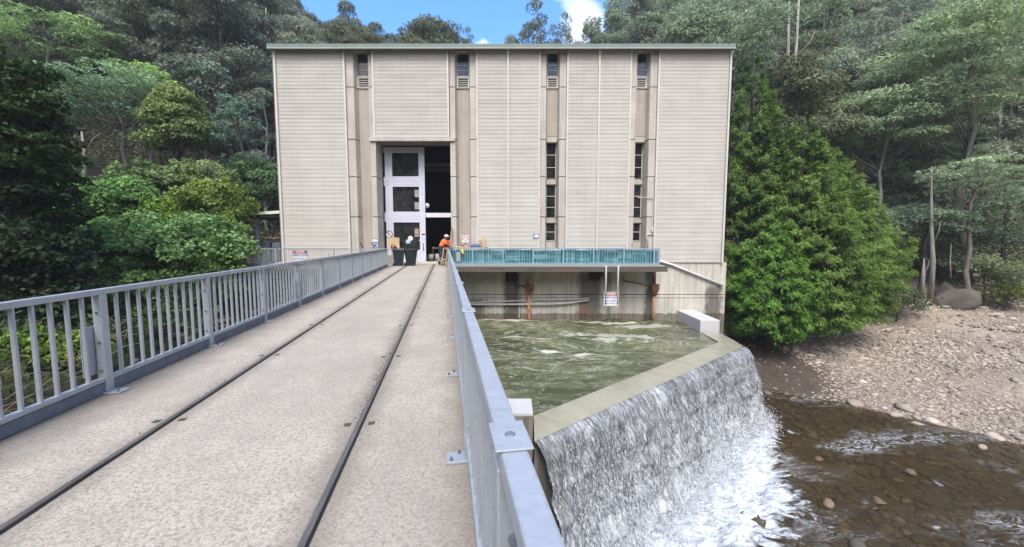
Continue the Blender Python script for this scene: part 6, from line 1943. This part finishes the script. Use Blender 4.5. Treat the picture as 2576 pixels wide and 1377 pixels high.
    MB().tube([Pt(-0.025, 0.392, 1.595), Pt(0.025, 0.392, 1.595)], 0.006, 6).build('mouth', M['redm'], root)
    # neck flap of the helmet, tool belt
    MB().hexa([Pt(-0.10, 0.17, 1.48), Pt(0.10, 0.17, 1.48), Pt(0.10, 0.20, 1.48), Pt(-0.10, 0.20, 1.48), Pt(-0.125, 0.20, 1.70), Pt(0.125, 0.20, 1.70), Pt(0.125, 0.225, 1.70), Pt(-0.125, 0.225, 1.70)]).build('neck_flap', M['navy'], root)
    pts = [Pt(0.175 * math.cos(2 * PI * i / 20), -0.045 + 0.165 * math.sin(2 * PI * i / 20), 1.015) for i in range(21)]
    MB().tube(pts, 0.022, 6).build('belt', M['black'], root, True)
    MB().ball(Pt(-0.17, -0.06, 0.93), 0.06 * k, 8, 6, (0.6, 1, 1.6)).build('belt_pouch', M['silver'], root, True)


worker()

# ------------------------------------------------------------------ sky, sun, camera
SUN_EL, SUN_AZ = R(56), R(184)                   # azimuth measured clockwise from +Y
wd = bpy.data.worlds.new('World'); S.world = wd; wd.use_nodes = True
nt = wd.node_tree
bg = nt.nodes['Background']
sky = nt.nodes.new('ShaderNodeTexSky'); sky.sky_type = 'NISHITA'; sky.sun_disc = False
sky.sun_elevation = SUN_EL; sky.sun_rotation = SUN_AZ; sky.air_density = 1.0; sky.dust_density = 0.4; sky.ozone_density = 2.0
tc = nt.nodes.new('ShaderNodeTexCoord')
mp = nt.nodes.new('ShaderNodeMapping'); mp.inputs['Scale'].default_value = (1, 1, 1.6)
nt.links.new(tc.outputs['Generated'], mp.inputs['Vector'])
nz = nt.nodes.new('ShaderNodeTexNoise'); nz.inputs['Scale'].default_value = 4.5; nz.inputs['Detail'].default_value = 7; nz.inputs['Roughness'].default_value = 0.55
nt.links.new(mp.outputs[0], nz.inputs['Vector'])
# one white cloud in the gap, more cloud over the rest of the sky
def vdist(d, r0, r1):
    dd = nt.nodes.new('ShaderNodeVectorMath'); dd.operation = 'DISTANCE'
    nt.links.new(tc.outputs['Generated'], dd.inputs[0]); dd.inputs[1].default_value = d
    mr = nt.nodes.new('ShaderNodeMapRange'); mr.inputs['From Min'].default_value = r0; mr.inputs['From Max'].default_value = r1
    mr.inputs['To Min'].default_value = 1; mr.inputs['To Max'].default_value = 0
    nt.links.new(dd.outputs['Value'], mr.inputs['Value'])
    return mr.outputs[0]
def mth(op, a, b):
    n_ = nt.nodes.new('ShaderNodeMath'); n_.operation = op
    for i, v in enumerate((a, b)):
        if isinstance(v, bpy.types.NodeSocket): nt.links.new(v, n_.inputs[i])
        else: n_.inputs[i].default_value = v
    return n_.outputs[0]
cl = vdist(tuple(ray(1455, 28).normalized()), 0.0, 0.13)
cl2 = vdist(tuple(ray(1220, 104).normalized()), 0.0, 0.07)
up = vdist((0, -0.75, 0.66), 0.55, 1.05)
cov = mth('MAXIMUM', mth('MAXIMUM', cl, mth('MULTIPLY', cl2, 0.45)), mth('MULTIPLY', up, 0.80))
fac = mth('ADD', mth('MULTIPLY', cov, 1.25), mth('MULTIPLY', mth('SUBTRACT', nz.outputs['Fac'], 0.55), 2.6))
fc = nt.nodes.new('ShaderNodeMapRange'); fc.inputs['From Min'].default_value = 0.35; fc.inputs['From Max'].default_value = 0.95
nt.links.new(fac, fc.inputs['Value'])
tint = nt.nodes.new('ShaderNodeMix'); tint.data_type = 'RGBA'; tint.blend_type = 'MULTIPLY'; tint.inputs[0].default_value = 1.0
nt.links.new(sky.outputs[0], tint.inputs[6]); tint.inputs[7].default_value = (0.42, 0.93, 1.32, 1)
mxn = nt.nodes.new('ShaderNodeMix'); mxn.data_type = 'RGBA'
nt.links.new(fc.outputs[0], mxn.inputs[0]); nt.links.new(tint.outputs[2], mxn.inputs[6]); mxn.inputs[7].default_value = (10.7, 9.9, 9.0, 1)
nt.links.new(mxn.outputs[2], bg.inputs['Color']); bg.inputs['Strength'].default_value = 0.13
sl = bpy.data.lights.new('Sun', 'SUN'); sl.energy = 2.0; sl.angle = R(24); sl.color = (1.0, 0.94, 0.87)
so = bpy.data.objects.new('Sun', sl); C.objects.link(so)
sd = Vector((math.sin(SUN_AZ) * math.cos(SUN_EL), math.cos(SUN_AZ) * math.cos(SUN_EL), math.sin(SUN_EL)))
so.rotation_euler = (-sd).to_track_quat('-Z', 'Y').to_euler()
so.location = sd * 60

# thin moist air of the valley
def haze():
    m = bpy.data.materials.new('valley_air'); m.use_nodes = True
    t = m.node_tree; t.nodes.remove(t.nodes['Principled BSDF'])
    v = t.nodes.new('ShaderNodeVolumePrincipled'); v.inputs['Color'].default_value = (0.93, 0.95, 1.0, 1); v.inputs['Density'].default_value = 0.00055
    t.links.new(v.outputs[0], t.nodes['Material Output'].inputs['Volume'])
    tag(MB().box(-440, 460, -140, 640, -60, 190).build('haze', m), kind='stuff')


HAZE = True
if HAZE: haze()


cam = bpy.data.cameras.new('Camera'); co = bpy.data.objects.new('Camera', cam); C.objects.link(co)
cam.sensor_width = 36; cam.lens = 36 * F / 2576; cam.clip_start = 0.05; cam.clip_end = 2000
co.location = (0, 0, 0); co.rotation_euler = (PI / 2 - PITCH, 0, 0)
S.camera = co
S.view_settings.view_transform = 'Standard'; S.view_settings.look = 'None'; S.view_settings.gamma = 1
S.view_settings.exposure = 1.25
cy = S.cycles
cy.max_bounces = 7; cy.diffuse_bounces = 4; cy.glossy_bounces = 3; cy.transmission_bounces = 3; cy.transparent_max_bounces = 6
cy.use_denoising = True
cy.caustics_reflective = False; cy.caustics_refractive = False
